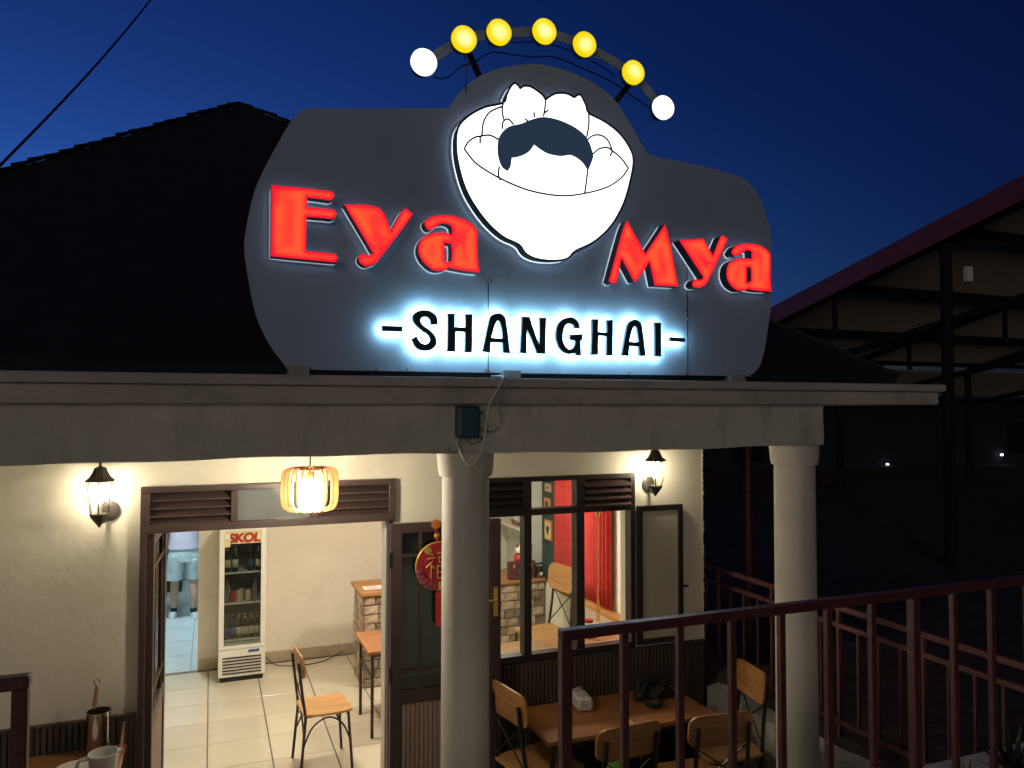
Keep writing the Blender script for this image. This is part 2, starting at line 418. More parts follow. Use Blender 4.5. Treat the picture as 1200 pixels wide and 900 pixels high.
# door frame with transom louvres
def louvre(parent, x0, x1, z0, z1, n, m):
    h = (z1-z0)/n
    for k in range(n):
        z = z0+h*k
        MB().add([(x0, YW-.045, z+.004), (x1, YW-.045, z+.004), (x1, YW+.03, z+h*1.05), (x0, YW+.03, z+h*1.05),
                  (x0, YW-.045, z-.004), (x1, YW-.045, z-.004), (x1, YW+.03, z+h*1.05-.008), (x0, YW+.03, z+h*1.05-.008)],
                 [(0, 1, 2, 3), (7, 6, 5, 4), (0, 4, 5, 1), (1, 5, 6, 2), (2, 6, 7, 3), (3, 7, 4, 0)]).build('louvre_slat', m, parent)
    MB().box(x0, x1, YW+.05, YW+.06, z0, z1).build('louvre_back', m, parent)
D = MB()
for a in ((-.385, 1.142, 2.345, 2.38), (-.385, 1.142, 2.105, 2.150), (.118, .160, 2.1501, 2.3449), (.600, .640, 2.1501, 2.3449)): D.box(a[0], a[1], YW-.055, YW+.08, a[2], a[3])
D.box(-.385, -.335, YW-.055, YW+.08, 2.1501, 2.3449); D.box(1.10, 1.142, YW-.055, YW+.08, 2.1501, 2.3449)
D.box(-.385, -.35, YW-.055, YW+.08, -.02, 2.1049); D.box(1.112, 1.142, YW-.0, YW+.08, -.02, 2.1049)
dfo = D.build('door_frame', m_frame, B, bevel=.004)
louvre(dfo, -.335, .118, 2.15, 2.345, 4, m_frame); louvre(dfo, .64, 1.10, 2.15, 2.345, 4, m_frame)
MB().box(.16, .60, YW+.0, YW+.006, 2.15, 2.345).build('pane', M('grey_transom_glass', (.15, .165, .16), .15, var=.05), dfo)
MB().box(1.105, 1.1415, YW+.0805, YW+.2005, 0, 2.16).build('door_jamb', m_white, B)
# door leaves
def door_leaf(hx, hy, rz, mirror, ornate, frame_m, panel_m):
    L = empty('door_leaf', (hx, hy, 0), rz); L.parent = B; L.matrix_parent_inverse = B.matrix_basis.inverted()
    W_ = .765; f = MB()
    for a in ((0, .075, .02, 2.085), (W_-.075, W_, .02, 2.085)): f.box(a[0], a[1], -.04, 0, a[2], a[3])
    for z0, z1 in ((.02, .09), (.90, .985), (2.02, 2.085)): f.box(.0751, W_-.0751, -.04, 0, z0, z1)
    f.build('frame', frame_m, L, bevel=.004, local=True)
    g = MB()
    for x in (.19, .57): g.box(x, x+.022, -.034, -.012, .985, 2.02)
    for z in (1.10, 1.86): g.box(.0751, W_-.0751, -.033, -.013, z, z+.022)
    g.build('glazing_bar', frame_m, L, local=True)
    MB().box(.075, W_-.075, -.022, -.018, .985, 2.02).build('pane', m_dglass, L, local=True)
    ribs(MB(), .077, W_-.077, -.02, .09, .90, .030).build('lower_panel', panel_m, L, local=True)
    y = -.04 if not mirror else 0
    s_ = -1 if not mirror else 1
    hd = MB().box(W_-.055, W_-.022, min(y, y+s_*.008), max(y, y+s_*.008), 1.42, 1.62).build('handle_plate', m_gold, L, local=True, bevel=.003)
    MB().tube([(W_-.038, y, 1.54), (W_-.038, y+s_*.045, 1.54), (W_-.13, y+s_*.05, 1.54)], .008).build('handle', m_gold, L, local=True)
    for z in (.3, 1.05, 1.8): MB().lathe([(.009, z), (.009, z+.1)], (0, -.045 if not mirror else .005, 0), 8).build('hinge', m_black, L, local=True)
    return L
door_leaf(1.112, YW-.03, R(-2), False, True, m_frame, m_rib2)
door_leaf(-.352, YW+.02, R(87.5), True, False, m_frame, m_rib2)

# window with transom louvres, casements
W = MB()
for a in ((1.78, 2.98, 2.325, 2.36), (1.78, 2.98, 2.085, 2.13), (1.78, 2.98, 1.06, 1.105)): W.box(a[0], a[1], YW-.03, YW+.06, a[2], a[3])
for a in ((1.78, 1.82), (2.077, 2.135), (2.49, 2.555), (2.94, 2.98)):
    W.box(a[0], a[1], YW-.03, YW+.06, 2.1301, 2.3249); W.box(a[0], a[1], YW-.03, YW+.06, 1.1051, 2.0849)
wo = W.build('window', m_frame2, B, bevel=.004)
louvre(wo, 1.82, 2.077, 2.13, 2.325, 4, m_frame2); louvre(wo, 2.555, 2.94, 2.13, 2.325, 4, m_frame)
for x0, x1, z0, z1 in ((2.135, 2.49, 2.13, 2.325), (1.82, 2.077, 1.105, 2.085), (2.135, 2.49, 1.105, 2.085)):
    MB().box(x0, x1, YW+.01, YW+.014, z0, z1).build('pane', m_glass, wo)
# casement swung flat on to the wall
cs = empty('window_shutter', (2.995, YW-.012, 0), R(-1)); cs.parent = B; cs.matrix_parent_inverse = B.matrix_basis.inverted()
f = MB()
for a in ((0, .04, 1.075, 2.112), (.352, .392, 1.075, 2.112), (.0401, .3519, 1.075, 1.115), (.0401, .3519, 2.072, 2.112)): f.box(a[0], a[1], -.035, -.002, a[2], a[3])
f.build('frame', m_frame2, cs, local=True, bevel=.004)
MB().box(.04, .352, -.02, -.012, 1.115, 2.072).build('pane', m_frost, cs, local=True)
MB().box(.385, .43, -.045, -.036, 1.48, 1.495).build('latch', m_black, cs, local=True)

# ------------------------------------------------------------------ the lit sign on the slab
YS = 3.80
SG = empty('shop_sign', (1.65, YS, 3.003), label='large grey shop sign with red letters and glowing bowl on the porch slab', cat='sign')
bo = [(339, 433), (329, 422), (314.7, 402), (300, 370), (291.5, 330), (286.4, 295), (288, 270), (297, 228), (309, 199), (323, 173), (336, 150), (349, 133), (361, 127), (400, 127),
      (525, 127), (531, 118), (540, 107), (557, 92), (583, 81), (610, 76), (638, 76), (675, 87), (701, 101), (721, 118), (742, 150), (753, 170), (765, 182), (811, 192), (840, 199), (869, 208),
      (883, 220), (893.6, 240), (899, 257), (903, 272), (905, 315), (904, 353), (900, 385), (895, 414), (889, 431), (877, 440.6), (860, 440.5), (600, 437.2), (360, 433.2)]
plate('board', [xz(smooth_loop(bo, 4), YS)], VERT, YS, YS+.035, [m_board, m_frame2], SG)
for x in (572, 806):                                         # panel joints: thin raised cover strips and rivets
    p0, p1 = at(x, 442 if x > 600 else 438, YS), at(x, 330 if x < 600 else 300, YS)
    MB().box(p0.x-.002, p0.x+.002, YS-.0015, YS, p0.z, p1.z).build('joint', m_letter_side, SG)
rvt = MB().lathe([(.007, 0), (.006, -.004), (.002, -.006)], n=10, axis='y').mesh('rivet'); rvt.materials.append(m_chrome)
for x, y in ((569, 330), (575, 330), (569, 434), (575, 434), (804, 366), (806, 374), (803, 438), (808, 438), (478, 432), (657, 437), (737, 438), (852, 439), (441, 433)):
    q = at(x, y, YS-.0005); o = link('rivet', rvt, [], SG); o.location = q
for x in (350, 598, 862):                                    # plaster feet
    q = at(x, 438, YS); MB().box(q.x-.05, q.x+.05, YS-.03, YS+.09, 2.99, 3.052).build('foot', m_conc, SG, bevel=.006)
MB().box(.33, 3.05, YS+.036, YS+.07, 3.02, 3.045).build('base_rail', m_frame2, SG)
m_redface = glow('red_lit_acrylic', (1, .005, .034), (1, .095, .032), .95, 1.1)
def tr(pts, ox, oy, k): return [(ox+u/k, oy+v/k) for u, v in pts]
LET = {}
LET['letter_E'] = ([tr([(135, 127), (420, 152), (640, 178), (672, 186), (690, 212), (680, 247), (650, 262), (600, 255), (450, 235), (450, 322), (660, 338), (697, 350), (710, 378), (698, 410), (665, 425), (600, 418), (445, 405), (440, 705), (670, 727), (705, 738), (718, 765), (704, 795), (665, 803), (130, 752)], 300, 200, 7.5)], 45)
LET['letter_y'] = ([[(403.3, 239.6), (444, 243.3), (458, 270.5), (471.3, 247.3), (476.7, 244.7), (482, 249), (480.7, 256), (444, 304), (438, 309), (430, 312), (425, 310.4), (420.7, 306), (420.7, 300.3), (425, 297), (431, 299.5), (437, 296.5)]], 60)
LET['letter_a'] = ([tr([(505, 310), (530, 275), (590, 250), (680, 242), (760, 248), (850, 275), (920, 315), (960, 360), (972, 410), (975, 600), (990, 745), (930, 742), (850, 730), (740, 710), (718, 700), (690, 722), (620, 732), (560, 712), (500, 660), (465, 605), (450, 545), (462, 485), (500, 432), (560, 402), (640, 392), (700, 398), (747, 412), (747, 360), (730, 330), (690, 315), (640, 320), (600, 345), (560, 372), (522, 355)], 430, 220, 7.5),
                    tr([(685, 480), (720, 492), (742, 505), (742, 630), (715, 650), (683, 640)], 430, 220, 7.5)], 60)
LET['letter_M'] = ([tr([(287, 150), (460, 468), (648, 185), (690, 330), (778, 785), (548, 772), (500, 550), (375, 735), (350, 735), (232, 515), (190, 720), (170, 752), (135, 755), (112, 730), (118, 695), (240, 250)], 700, 240, 8.18)], 40)
LET['letter_y '] = ([tr([(135, 185), (380, 165), (475, 335), (545, 160), (580, 137), (615, 165), (610, 210), (430, 590), (380, 645), (330, 665), (280, 655), (265, 625), (280, 590), (310, 575), (350, 580), (378, 556)], 780, 260, 8.571)], 60)
LET['letter_a '] = ([tr([(662, 295), (700, 245), (760, 222), (850, 217), (930, 230), (1000, 265), (1040, 305), (1055, 360), (1055, 600), (1070, 700), (950, 695), (858, 682), (830, 672), (800, 690), (730, 690), (670, 655), (630, 600), (610, 530), (620, 450), (650, 405), (700, 375), (760, 362), (830, 367), (862, 372), (862, 300), (830, 285), (790, 295), (740, 330), (700, 345), (672, 330)], 780, 260, 8.571),
                    tr([(815, 455), (855, 460), (858, 580), (845, 600), (815, 610)], 780, 260, 8.571)], 60)
YF = YS-.085
m_leak = emis('white_lamp_leak', (.8, .93, 1), 1.7)
m_trim = M('pale_plastic_trim', (.75, .8, .82), .35)
for nm, (loops, cor) in LET.items():
    lp = [xz(smooth_loop(q, 4, cor), YF) for q in loops]
    o = plate(nm.strip(), lp, VERT, YF, YS-.02, [m_redface, m_letter_side, m_leak], SG, grid=.011, glow_w=.06, ribbon=True)
    tm = MB()                                                # pale metal trim round each letter's foot
    for q in lp: tm.tube([(u, YS-.008, v) for u, v in q]+[(q[0][0], YS-.008, q[0][1])], .0055, 6, cap=False)
    tm.build('trim', m_trim, o)
m_halo = emis('white_halo_lamps', (.50, .93, 1), 55)
BL = {}
BL['dash'] = [tr([(80, 312), (318, 325), (315, 385), (80, 378)], 440, 350, 10)]
BL['letter_S'] = [tr([(730, 300), (648, 308), (640, 255), (615, 220), (575, 212), (540, 230), (530, 265), (560, 310), (640, 370), (700, 440), (718, 500), (700, 560), (650, 600), (580, 612), (510, 595), (460, 550), (425, 470), (485, 440), (510, 490), (550, 525), (600, 530), (635, 505), (640, 470), (610, 420), (530, 360), (465, 300), (437, 240), (445, 190), (490, 150), (560, 132), (640, 145), (700, 185), (728, 240)], 440, 350, 10)]
BL['letter_H'] = [tr([(852, 172), (932, 176), (930, 330), (1055, 335), (1057, 180), (1138, 182), (1132, 628), (1050, 625), (1052, 390), (940, 385), (935, 620), (845, 618)], 440, 350, 10)]
BL['letter_A'] = [tr([(145, 525), (215, 200), (250, 130), (320, 110), (375, 140), (400, 210), (443, 542), (370, 540), (360, 430), (235, 425), (225, 535)], 550, 355, 9.23), tr([(240, 375), (275, 250), (305, 190), (330, 210), (355, 300), (360, 385)], 550, 355, 9.23)]
BL['letter_N'] = [tr([(575, 148), (650, 150), (760, 455), (762, 158), (832, 160), (822, 550), (740, 548), (625, 285), (620, 545), (552, 542)], 550, 355, 9.23)]
BL['letter_G'] = [[(679.6, 384.5), (673.5, 384.6), (671.9, 381), (667.5, 379), (662.7, 381.5), (660, 389.7), (660, 399.4), (663.2, 406.5), (667.6, 409.7), (671.9, 407.5), (674, 402.7), (674, 399), (668, 398.3), (668, 392), (682.8, 391.5), (682.8, 398.5), (680.5, 399), (681, 416.6), (675.3, 416.6), (674.6, 413.3), (670.3, 414.8), (664.8, 414.4), (658.3, 410.8), (653.5, 402.7), (651.6, 394), (652.9, 383.2), (657.3, 376), (663.8, 372.3), (670.3, 371.8), (675.8, 375), (679, 379.8)]]
BL['letter_H '] = [tr([(210, 118), (268, 120), (265, 245), (355, 255), (355, 128), (415, 130), (410, 485), (350, 482), (352, 290), (270, 285), (265, 478), (198, 478)], 670, 360, 8.571)]
BL['letter_A '] = [tr([(505, 485), (550, 230), (580, 150), (640, 122), (690, 150), (710, 220), (745, 488), (685, 488), (675, 395), (580, 390), (572, 487)], 670, 360, 8.571), tr([(580, 345), (605, 240), (630, 188), (655, 215), (675, 350)], 670, 360, 8.571)]
BL['letter_I'] = [tr([(838, 152), (898, 155), (900, 495), (838, 495)], 670, 360, 8.571)]
BL['dash '] = [tr([(992, 300), (1140, 310), (1140, 348), (992, 340)], 670, 360, 8.571)]
m_blackface = M('black_letter_face', (.05, .06, .07), .3, var=.1)
for nm, loops in BL.items():
    lp = [xz(smooth_loop(q, 4, 50), YS-.055) for q in loops]
    plate(nm.strip(), lp, VERT, YS-.055, YS-.032, [m_blackface, m_letter_side, m_halo], SG)
# bowl of buns
def tb8(p): return tr(p, 520, 90, 4.09)
bowl = tb8([(285, 125), (200, 145), (130, 180), (80, 225), (60, 280), (62, 380), (90, 500), (130, 590), (200, 690), (280, 765), (360, 805), (390, 845), (440, 872), (520, 882), (590, 872), (630, 835), (720, 790), (800, 715), (860, 610), (895, 490), (908, 400), (890, 340), (840, 270), (770, 215), (695, 175), (680, 135), (657, 90), (643, 88), (625, 100), (590, 82), (540, 80), (500, 100), (488, 112), (470, 85), (420, 50), (385, 45), (366, 57), (350, 36), (335, 33), (318, 52), (300, 88)])
m_bowl = emis('white_lit_acrylic', (.96, 1, 1), 2.2)
YB = YS-.08
lpb = [xz(smooth_loop(bowl, 4, 60), YB)]
bw = plate('bowl', lpb, VERT, YB, YS-.02, [m_bowl, m_letter_side, emis('bowl_lamp_leak', (.75, .93, 1), 5)], SG)
tm = MB().tube([(u, YB-.002, v) for u, v in lpb[0]]+[(lpb[0][0][0], YB-.002, lpb[0][0][1])], .0065, 6, cap=False); tm.build('outline', m_letter_side, bw)
tm = MB().tube([(u, YS-.008, v) for u, v in lpb[0]]+[(lpb[0][0][0], YS-.008, lpb[0][0][1])], .0065, 6, cap=False); tm.build('trim', m_trim, bw)
for ln in ([(98, 345), (150, 410), (230, 465), (330, 515), (430, 550), (560, 570), (670, 560), (780, 530), (850, 485), (885, 438)],
           [(98, 345), (120, 310), (150, 290), (175, 285), (220, 280), (262, 300)], [(175, 285), (174, 320)], [(183, 283), (190, 220), (220, 170), (280, 142)],
           [(285, 125), (280, 160), (287, 205)], [(280, 250), (285, 215), (310, 203), (335, 230)], [(488, 112), (485, 150), (478, 190)], [(695, 175), (695, 230), (685, 290)],
           [(690, 300), (720, 280), (760, 283), (790, 310), (806, 350)], [(715, 370), (745, 345), (785, 340), (808, 355), (850, 390), (885, 438)], [(808, 357), (797, 380)],
           [(500, 160), (485, 172)], [(432, 170), (436, 195)], [(390, 200), (405, 215)], [(266, 430), (262, 470), (272, 497)], [(690, 440), (684, 500), (676, 556)]):
    pts = [(u, YB-.002, v) for u, v in xz(smooth_loop(tb8(ln), 5, 200, closed=False), YB-.002)]
    MB().tube(pts, .0052, 6).build('drawn_line', m_letter_side, bw)
cap = tb8([(258, 330), (270, 280), (310, 240), (370, 225), (420, 205), (480, 193), (560, 210), (640, 250), (690, 300), (715, 370), (712, 400), (692, 450), (660, 405), (612, 376), (560, 380), (500, 368), (460, 345), (434, 325), (405, 362), (360, 383), (326, 388), (320, 430), (306, 452), (280, 432), (262, 385)])
plate('dark_hair_cap', [xz(smooth_loop(cap, 4, 70), YB-.004)], VERT, YB-.006, YB-.001, [emis('printed_lit_acrylic', (.020, .034, .06), 1.0), m_letter_side], bw)  # dark cap traced from the logo child's hair, with no face drawn
# lamps on their arch
m_yl = glow('yellow_lit_lens', (1, .76, .0), (1, .97, .42), .95, 1.5); m_wl = emis('white_lit_lens', (.93, 1, 1), 1.7)
cs_ = [(496, 74), (543, 47), (584, 39), (637, 38), (684, 53), (741, 86), (776, 127)]
pa = [at(x, y, YS-.01) for x, y in cs_]; ap = smooth_loop([(q.x, q.z) for q in pa], 6, 200, closed=False)
ar = MB()
for k in range(len(ap)-1):
    (x0, z0), (x1, z1) = ap[k], ap[k+1]; dx, dz = x1-x0, z1-z0; q = math.hypot(dx, dz); nx_, nz_ = -dz/q*.026, dx/q*.026
    ar.add([(x0-nx_, YS-.008, z0-nz_), (x1-nx_, YS-.008, z1-nz_), (x1+nx_, YS-.008, z1+nz_), (x0+nx_, YS-.008, z0+nz_), (x0-nx_, YS, z0-nz_), (x1-nx_, YS, z1-nz_), (x1+nx_, YS, z1+nz_), (x0+nx_, YS, z0+nz_)],
           [(0, 1, 2, 3), (7, 6, 5, 4), (0, 4, 5, 1), (2, 6, 7, 3)])
arch = ar.build('lamp_arch', m_board, SG)
for i, (x, y) in enumerate(cs_):
    q = at(x, y, YS-.06)
    hs = MB().lathe([(.03, .05), (.058, .045), (.069, .0), (.071, -.004), (.071, .0)], q, 32, axis='y').build('lamp_housing', m_letter_side, arch, smooth=True)
    lp = [(q.x+.0665*math.cos(2*math.pi*k/32), q.z+.0665*math.sin(2*math.pi*k/32)) for k in range(32)]
    plate('lamp_lens', [lp], VERT, q.y-.022, q.y+.002, [m_wl if i in (0, 6) else m_yl], arch, grid=.012, glow_w=.07)
for a, b in (((549, 60), (564, 93)), ((738, 98), (719, 123))):
    p, q = at(*a, YS+.012), at(*b, YS+.012); d = (q-p).normalized(); n_ = Vector((-d.z, 0, d.x))*.016
    MB().add([tuple(p+n_), tuple(p-n_), tuple(q-n_), tuple(q+n_)] + [tuple(v+Vector((0, .01, 0))) for v in (p+n_, p-n_, q-n_, q+n_)], [(0, 1, 2, 3), (7, 6, 5, 4), (0, 4, 5, 1), (1, 5, 6, 2), (2, 6, 7, 3), (3, 7, 4, 0)]).build('bracket', m_frame2, arch)
def cable(name, pts, r, m, parent=None, n=6): return MB().tube([tuple(v) for v in smooth_loop(pts, n, 200, closed=False)], r, 6).build(name, m, parent, smooth=True)
cable('lamp_cable', [at(x, y, YS-.015) for x, y in ((508, 90), (519, 92), (530, 87), (540, 78), (555, 73), (570, 64), (580, 61), (600, 64), (625, 67), (640, 66), (660, 70), (680, 79), (705, 90), (722, 99), (740, 112), (755, 122), (765, 128))], .0035, m_black, arch)
cable('lamp_cable', [at(x, y, YS-.01) for x, y in ((543, 62), (547, 76), (546, 90), (546, 108))], .003, m_black, arch)
cable('lamp_cable', [at(x, y, YS+.02) for x, y in ((600, 50), (625, 49), (640, 51), (670, 60), (700, 75), (720, 88))], .003, m_black, arch)
# junction box and cables on the beam
J = empty('junction_box', (1.19, 3.69, 2.69), label='small dark teal junction box fixed to the porch beam', cat='junction box')
MB().box(1.135, 1.248, 3.63, 3.695, 2.70, 2.862).build('case', M('dark_teal_plastic', (.03, .08, .11), .4), J, bevel=.008)
MB().box(1.145, 1.238, 3.622, 3.629, 2.712, 2.85).build('lid', M('dark_teal_lid', (.05, .12, .16), .35), J, bevel=.004)
tag(cable('power_cable', [Vector((1.367, 3.79, 3.02)), Vector((1.362, 3.62, 3.01)), Vector((1.348, 3.585, 2.98)), at(573, 475, 3.585), at(569, 505, 3.60), at(562, 533, 3.6), at(552, 546, 3.6), at(543, 538, 3.62), at(537, 522, 3.64), at(536, 512, 3.66)], .0042, m_white), 'white cable looping from the sign down to the junction box', 'cable')
tag(cable('signal_cable', [Vector((1.372, 3.79, 3.02)), Vector((1.376, 3.62, 3.01)), Vector((1.378, 3.59, 2.98)), at(586, 470, 3.6), at(588, 495, 3.66)], .0028, M('blue_cable', (.2, .3, .55), .5)), 'thin blue cable hanging over the slab edge below the sign', 'cable')
for q, lab in zip(([(556, 480), (566, 485), (572, 500), (566, 512), (557, 512)], [(557, 488), (570, 480), (574, 470)], [(556, 500), (575, 506), (586, 500)], [(536, 513), (538, 525), (530, 530), (525, 524)], [(545, 514), (552, 520), (562, 517), (566, 511)]), ('thin black wire looped into a ring beside the junction box', 'thin black wire rising from the junction box towards the slab', 'thin black wire trailing level along the beam from the junction box', 'thin black wire hooking out below the junction box', 'thin black wire sagging just under the junction box')):
    tag(cable('thin_wire', [at(x, y, 3.675) for x, y in q], .002, m_black), lab, 'wire', 'loose wires on the porch beam')

# ------------------------------------------------------------------ lamps of the porch
m_bulb = emis('warm_bulb', (1, .88, .66), 125)
m_lglass = thin_glass('lantern_glass', (.97, .96, .92), .06)
m_lmetal = M('black_cast_lantern', (.045, .037, .033), .45, bump=.2)
def point_light(name, loc, power, col, parent, rad=.03):
    d = bpy.data.lights.new(name, 'POINT'); d.energy = power; d.color = col; d.shadow_soft_size = rad
    o = bpy.data.objects.new(name, d); COL.objects.link(o); o.location = loc; o.parent = parent; o.matrix_parent_inverse = parent.matrix_basis.inverted(); return o
def lantern(x, z, curved, label, power):
    y = 4.965; Ln = empty('wall_lantern', (x, YW, z), label=label, cat='lantern')
    b = MB(); b.lathe([(.052, YW-.001), (.052, YW-.012), (.03, YW-.02)], (x+.028, 0, z-.085), 20, axis='y'); b.build('wall_plate', m_lmetal, Ln, smooth=True)
    MB().tube(smooth_loop([Vector((x+.025, YW-.015, z-.09)), Vector((x+.015, YW-.06, z-.13)), Vector((x, y, z-.115))], 5, 200, closed=False), .009, 8).build('arm', m_lmetal, Ln, smooth=True)
    top = z+.075
    MB().lathe([(.068, top), (.07, top+.006), (.05, top+.022), (.036, top+.045), (.028, top+.066), (.008, top+.074), (.006, top+.088), (.010, top+.094), (.005, top+.10), (.003, top+.135)], (x, y, 0), 8 if not curved else 16).build('cap', m_lmetal, Ln, smooth=False)
    MB().lathe([(.004, z-.15), (.010, z-.14), (.03, z-.115), (.044, z-.095), (.046, z-.088), (.046, z-.082)], (x, y, 0), 8).build('base', m_lmetal, Ln)
    prof = [(.041, z-.082), (.060, top)] if not curved else [(.036, z-.082), (.052, z-.05), (.058, z-.005), (.054, z+.04), (.045, top)]
    MB().lathe(prof, (x, y, 0), 24 if curved else 6, cap=False).build('glass', m_lglass, Ln, smooth=curved)
    for k in range(6):
        a = 2*math.pi*(k+.5)/6 if not curved else 2*math.pi*k/6
        MB().tube([(x+(r_+.003)*math.cos(a), y+(r_+.003)*math.sin(a), zz) for r_, zz in prof], .0028, 6).build('bar', m_lmetal, Ln)
    MB().lathe([(.011, z-.085), (.011, z-.03)], (x, y, 0), 12).build('socket', m_cream, Ln)
    MB().lathe([(.012, z-.03), (.026, z-.005), (.03, z+.02), (.022, z+.045), (.006, z+.056)], (x, y, 0), 16).build('bulb', m_bulb, Ln, smooth=True)
    return Ln
for L_ in (lantern(-.587, 2.345, False, 'straight-sided black wall lantern, lit, beside the wide doorway', 10), lantern(3.082, 2.37, True, 'round-bellied black wall lantern, lit, above the open window shutter', 10)): L_.scale = (1.16, 1.1, 1.16)
px, py, pz = .515, 4.4, 2.275
Pn = empty('pendant_lamp', (px, py, pz), label='lit pendant lamp with a cage of bent plywood ribs hanging in the porch', cat='pendant lamp')
MB().tube([(px, py, pz+.25), (px, py, 2.868)], .004, 6).build('cord', m_black, Pn)
m_ply = wood('plywood_rib', (.38, .19, .06), 2, .5)
for k in range(16):
    a = 2*math.pi*k/16
    loop = smooth_loop([(.045, .248), (.10, .248), (.14, .235), (.155, .20), (.157, .12), (.155, .055), (.138, .018), (.10, .004), (.045, .004), (.045, .014), (.098, .015), (.126, .030), (.138, .06), (.140, .12), (.138, .195), (.122, .225), (.098, .236), (.045, .238)], 2, 80)
    ca, sa = math.cos(a), math.sin(a)
    plate('rib', [loop], lambda u, v, t, ca=ca, sa=sa: (px+u*ca-t*sa, py+u*sa+t*ca, pz+v), -.002, .002, [m_ply], Pn)
for zz in (.236, .004): MB().lathe([(.04, pz+zz), (.09, pz+zz), (.09, pz+zz+.006), (.04, pz+zz+.006), (.04, pz+zz)], (px, py, 0), 32, cap=False).build('ring', m_ply, Pn)
MB().lathe([(.008, pz+.225), (.03, pz+.19), (.033, pz+.175), (.012, pz+.172)], (px, py, 0), 20).build('socket', m_ply, Pn, smooth=True)
MB().lathe([(.055, pz+.175), (.06, pz+.165), (.06, pz+.035), (.055, pz+.025)], (px, py, 0), 28).build('diffuser', emis('warm_diffuser', (1, .88, .66), 175), Pn, smooth=True)

# ------------------------------------------------------------------ room lamps
def ceiling_lamp(x, y, label, col, power, r=.17):
    c = empty('ceiling_lamp', (x, y, 2.602), label=label, cat='ceiling lamp')
    MB().lathe([(r+.02, 2.601), (r+.02, 2.575), (r, 2.565)], (x, y, 0), 32).build('rim', m_white, c, smooth=True)
    MB().lathe([(r-.01, 2.5645), (r-.02, 2.553), (.02, 2.55)], (x, y, 0), 32).build('diffuser', emis('lit_diffuser', col, power), c, smooth=True)
ceiling_lamp(.75, 7.0, 'round warm ceiling lamp inside the room with the drinks cooler', (1, .90, .72), 170)
ceiling_lamp(2.5, 6.9, 'round warm ceiling lamp inside the room near the red curtain', (1, .90, .72), 170)
ceiling_lamp(-.5, 10.7, 'round cool white ceiling lamp inside the tiled back room', (.70, .92, 1), 210)

# ------------------------------------------------------------------ drinks cooler
fx0, fx1, fy0, fy1 = .095, .558, 8.58, 9.06
K = empty('drinks_cooler', ((fx0+fx1)/2, 8.82, 0), label='upright white glass-door drinks cooler against the cream back wall', cat='cooler')
MB().box(fx0, fx0+.03, fy0+.05, fy1, .05, 1.60).box(fx1-.03, fx1, fy0+.05, fy1, .05, 1.60).box(fx0+.03, fx1-.03, fy1-.03, fy1, .05, 1.60).box(fx0+.03, fx1-.03, fy0+.05, fy1-.03, 1.57, 1.60).box(fx0+.03, fx1-.03, fy0+.05, fy1-.03, .05, .34).build('body', m_white, K, bevel=.004)
MB().box(fx0+.02, fx1-.02, fy0+.03, fy1-.02, .0, .05).build('plinth', m_black, K)
dr = MB().box(fx0, fx0+.05, fy0, fy0+.048, .34, 1.605).box(fx1-.05, fx1, fy0, fy0+.048, .34, 1.605).box(fx0+.05, fx1-.05, fy0, fy0+.048, .34, .375).box(fx0+.05, fx1-.05, fy0, fy0+.048, 1.56, 1.605).build('door', m_white, K, bevel=.003)
MB().box(fx0+.05, fx1-.05, fy0+.02, fy0+.024, .375, 1.43).build('pane', thin_glass('cooler_glass', (.75, .78, .76), .06), dr)
MB().box(fx0+.05, fx1-.05, fy0+.010, fy0+.03, 1.4301, 1.5599).build('header', m_yel, dr)
MB().box(fx0+.03, fx1-.03, fy1-.036, fy1-.031, .345, 1.565).build('back_panel', M('dark_cooler_lining', (.13, .13, .12), .6), K)
gr = MB().box(fx0, fx1, fy0+.006, fy0+.048, .055, .335).build('grille', m_white, K, bevel=.003)
for k in range(6): MB().box(fx0+.04, fx1-.04, fy0-.002, fy0+.0055, .085+.032*k, .097+.032*k).build('slot', m_black, gr)
MB().box(fx1-.17, fx1-.06, fy0-.002, fy0+.0055, .295, .32).build('badge', m_blue, gr)
for z in (.42, .80, 1.12): MB().box(fx0+.032, fx1-.032, fy0+.06, fy1-.04, z-.012, z).build('shelf', m_white, K)
MB().box(fx0+.032, fx1-.032, fy0+.058, fy0+.062, .375, .395).build('price_rail', m_white, K)
MB().box(fx0+.045, fx0+.105, fy0-.003, fy0-.001, 1.40, 1.535).build('sticker', m_yel, dr)
MB().box(fx0+.05, fx0+.10, fy0-.0045, fy0-.003, 1.49, 1.53).build('sticker_print', m_paper, dr)
tc = bpy.data.curves.new('skol', 'FONT'); tc.body = 'SKOL'; tc.size = .135; tc.extrude = .002; tc.offset = .006; tc.shear = .12; tc.space_character = .95
to = bpy.data.objects.new('tmp', tc); COL.objects.link(to); bpy.context.view_layer.update()
tme = bpy.data.meshes.new_from_object(to.evaluated_get(bpy.context.evaluated_depsgraph_get())); bpy.data.objects.remove(to)
lt = link('lettering', tme, M('red_print', (.40, .02, .025), .4), dr); lt.location = (fx0+.088, fy0+.006, 1.447); lt.rotation_euler = (R(90), 0, 0)
tme.transform(Matrix.Diagonal((.98, .95, 1, 1)))
def bottle_mesh(h, r, neck, m_gl, m_lb, m_cap):
    b = MB().lathe([(r*.92, 0), (r, .008), (r, h*.58), (r*.8, h*.68), (neck, h*.78), (neck, h*.95)], n=16)
    b.lathe([(r+.001, h*.18), (r+.001, h*.48)], n=16, mi=1); b.lathe([(neck+.003, h*.95), (neck+.003, h)], n=16, mi=2); b.lathe([(neck+.001, h*.82), (neck+.001, h*.90)], n=16, mi=1)
    me = b.mesh('bottle')
    for m in (m_gl, m_lb, m_cap): me.materials.append(m)
    for f in me.polygons: f.use_smooth = len(f.vertices) == 4
    return me
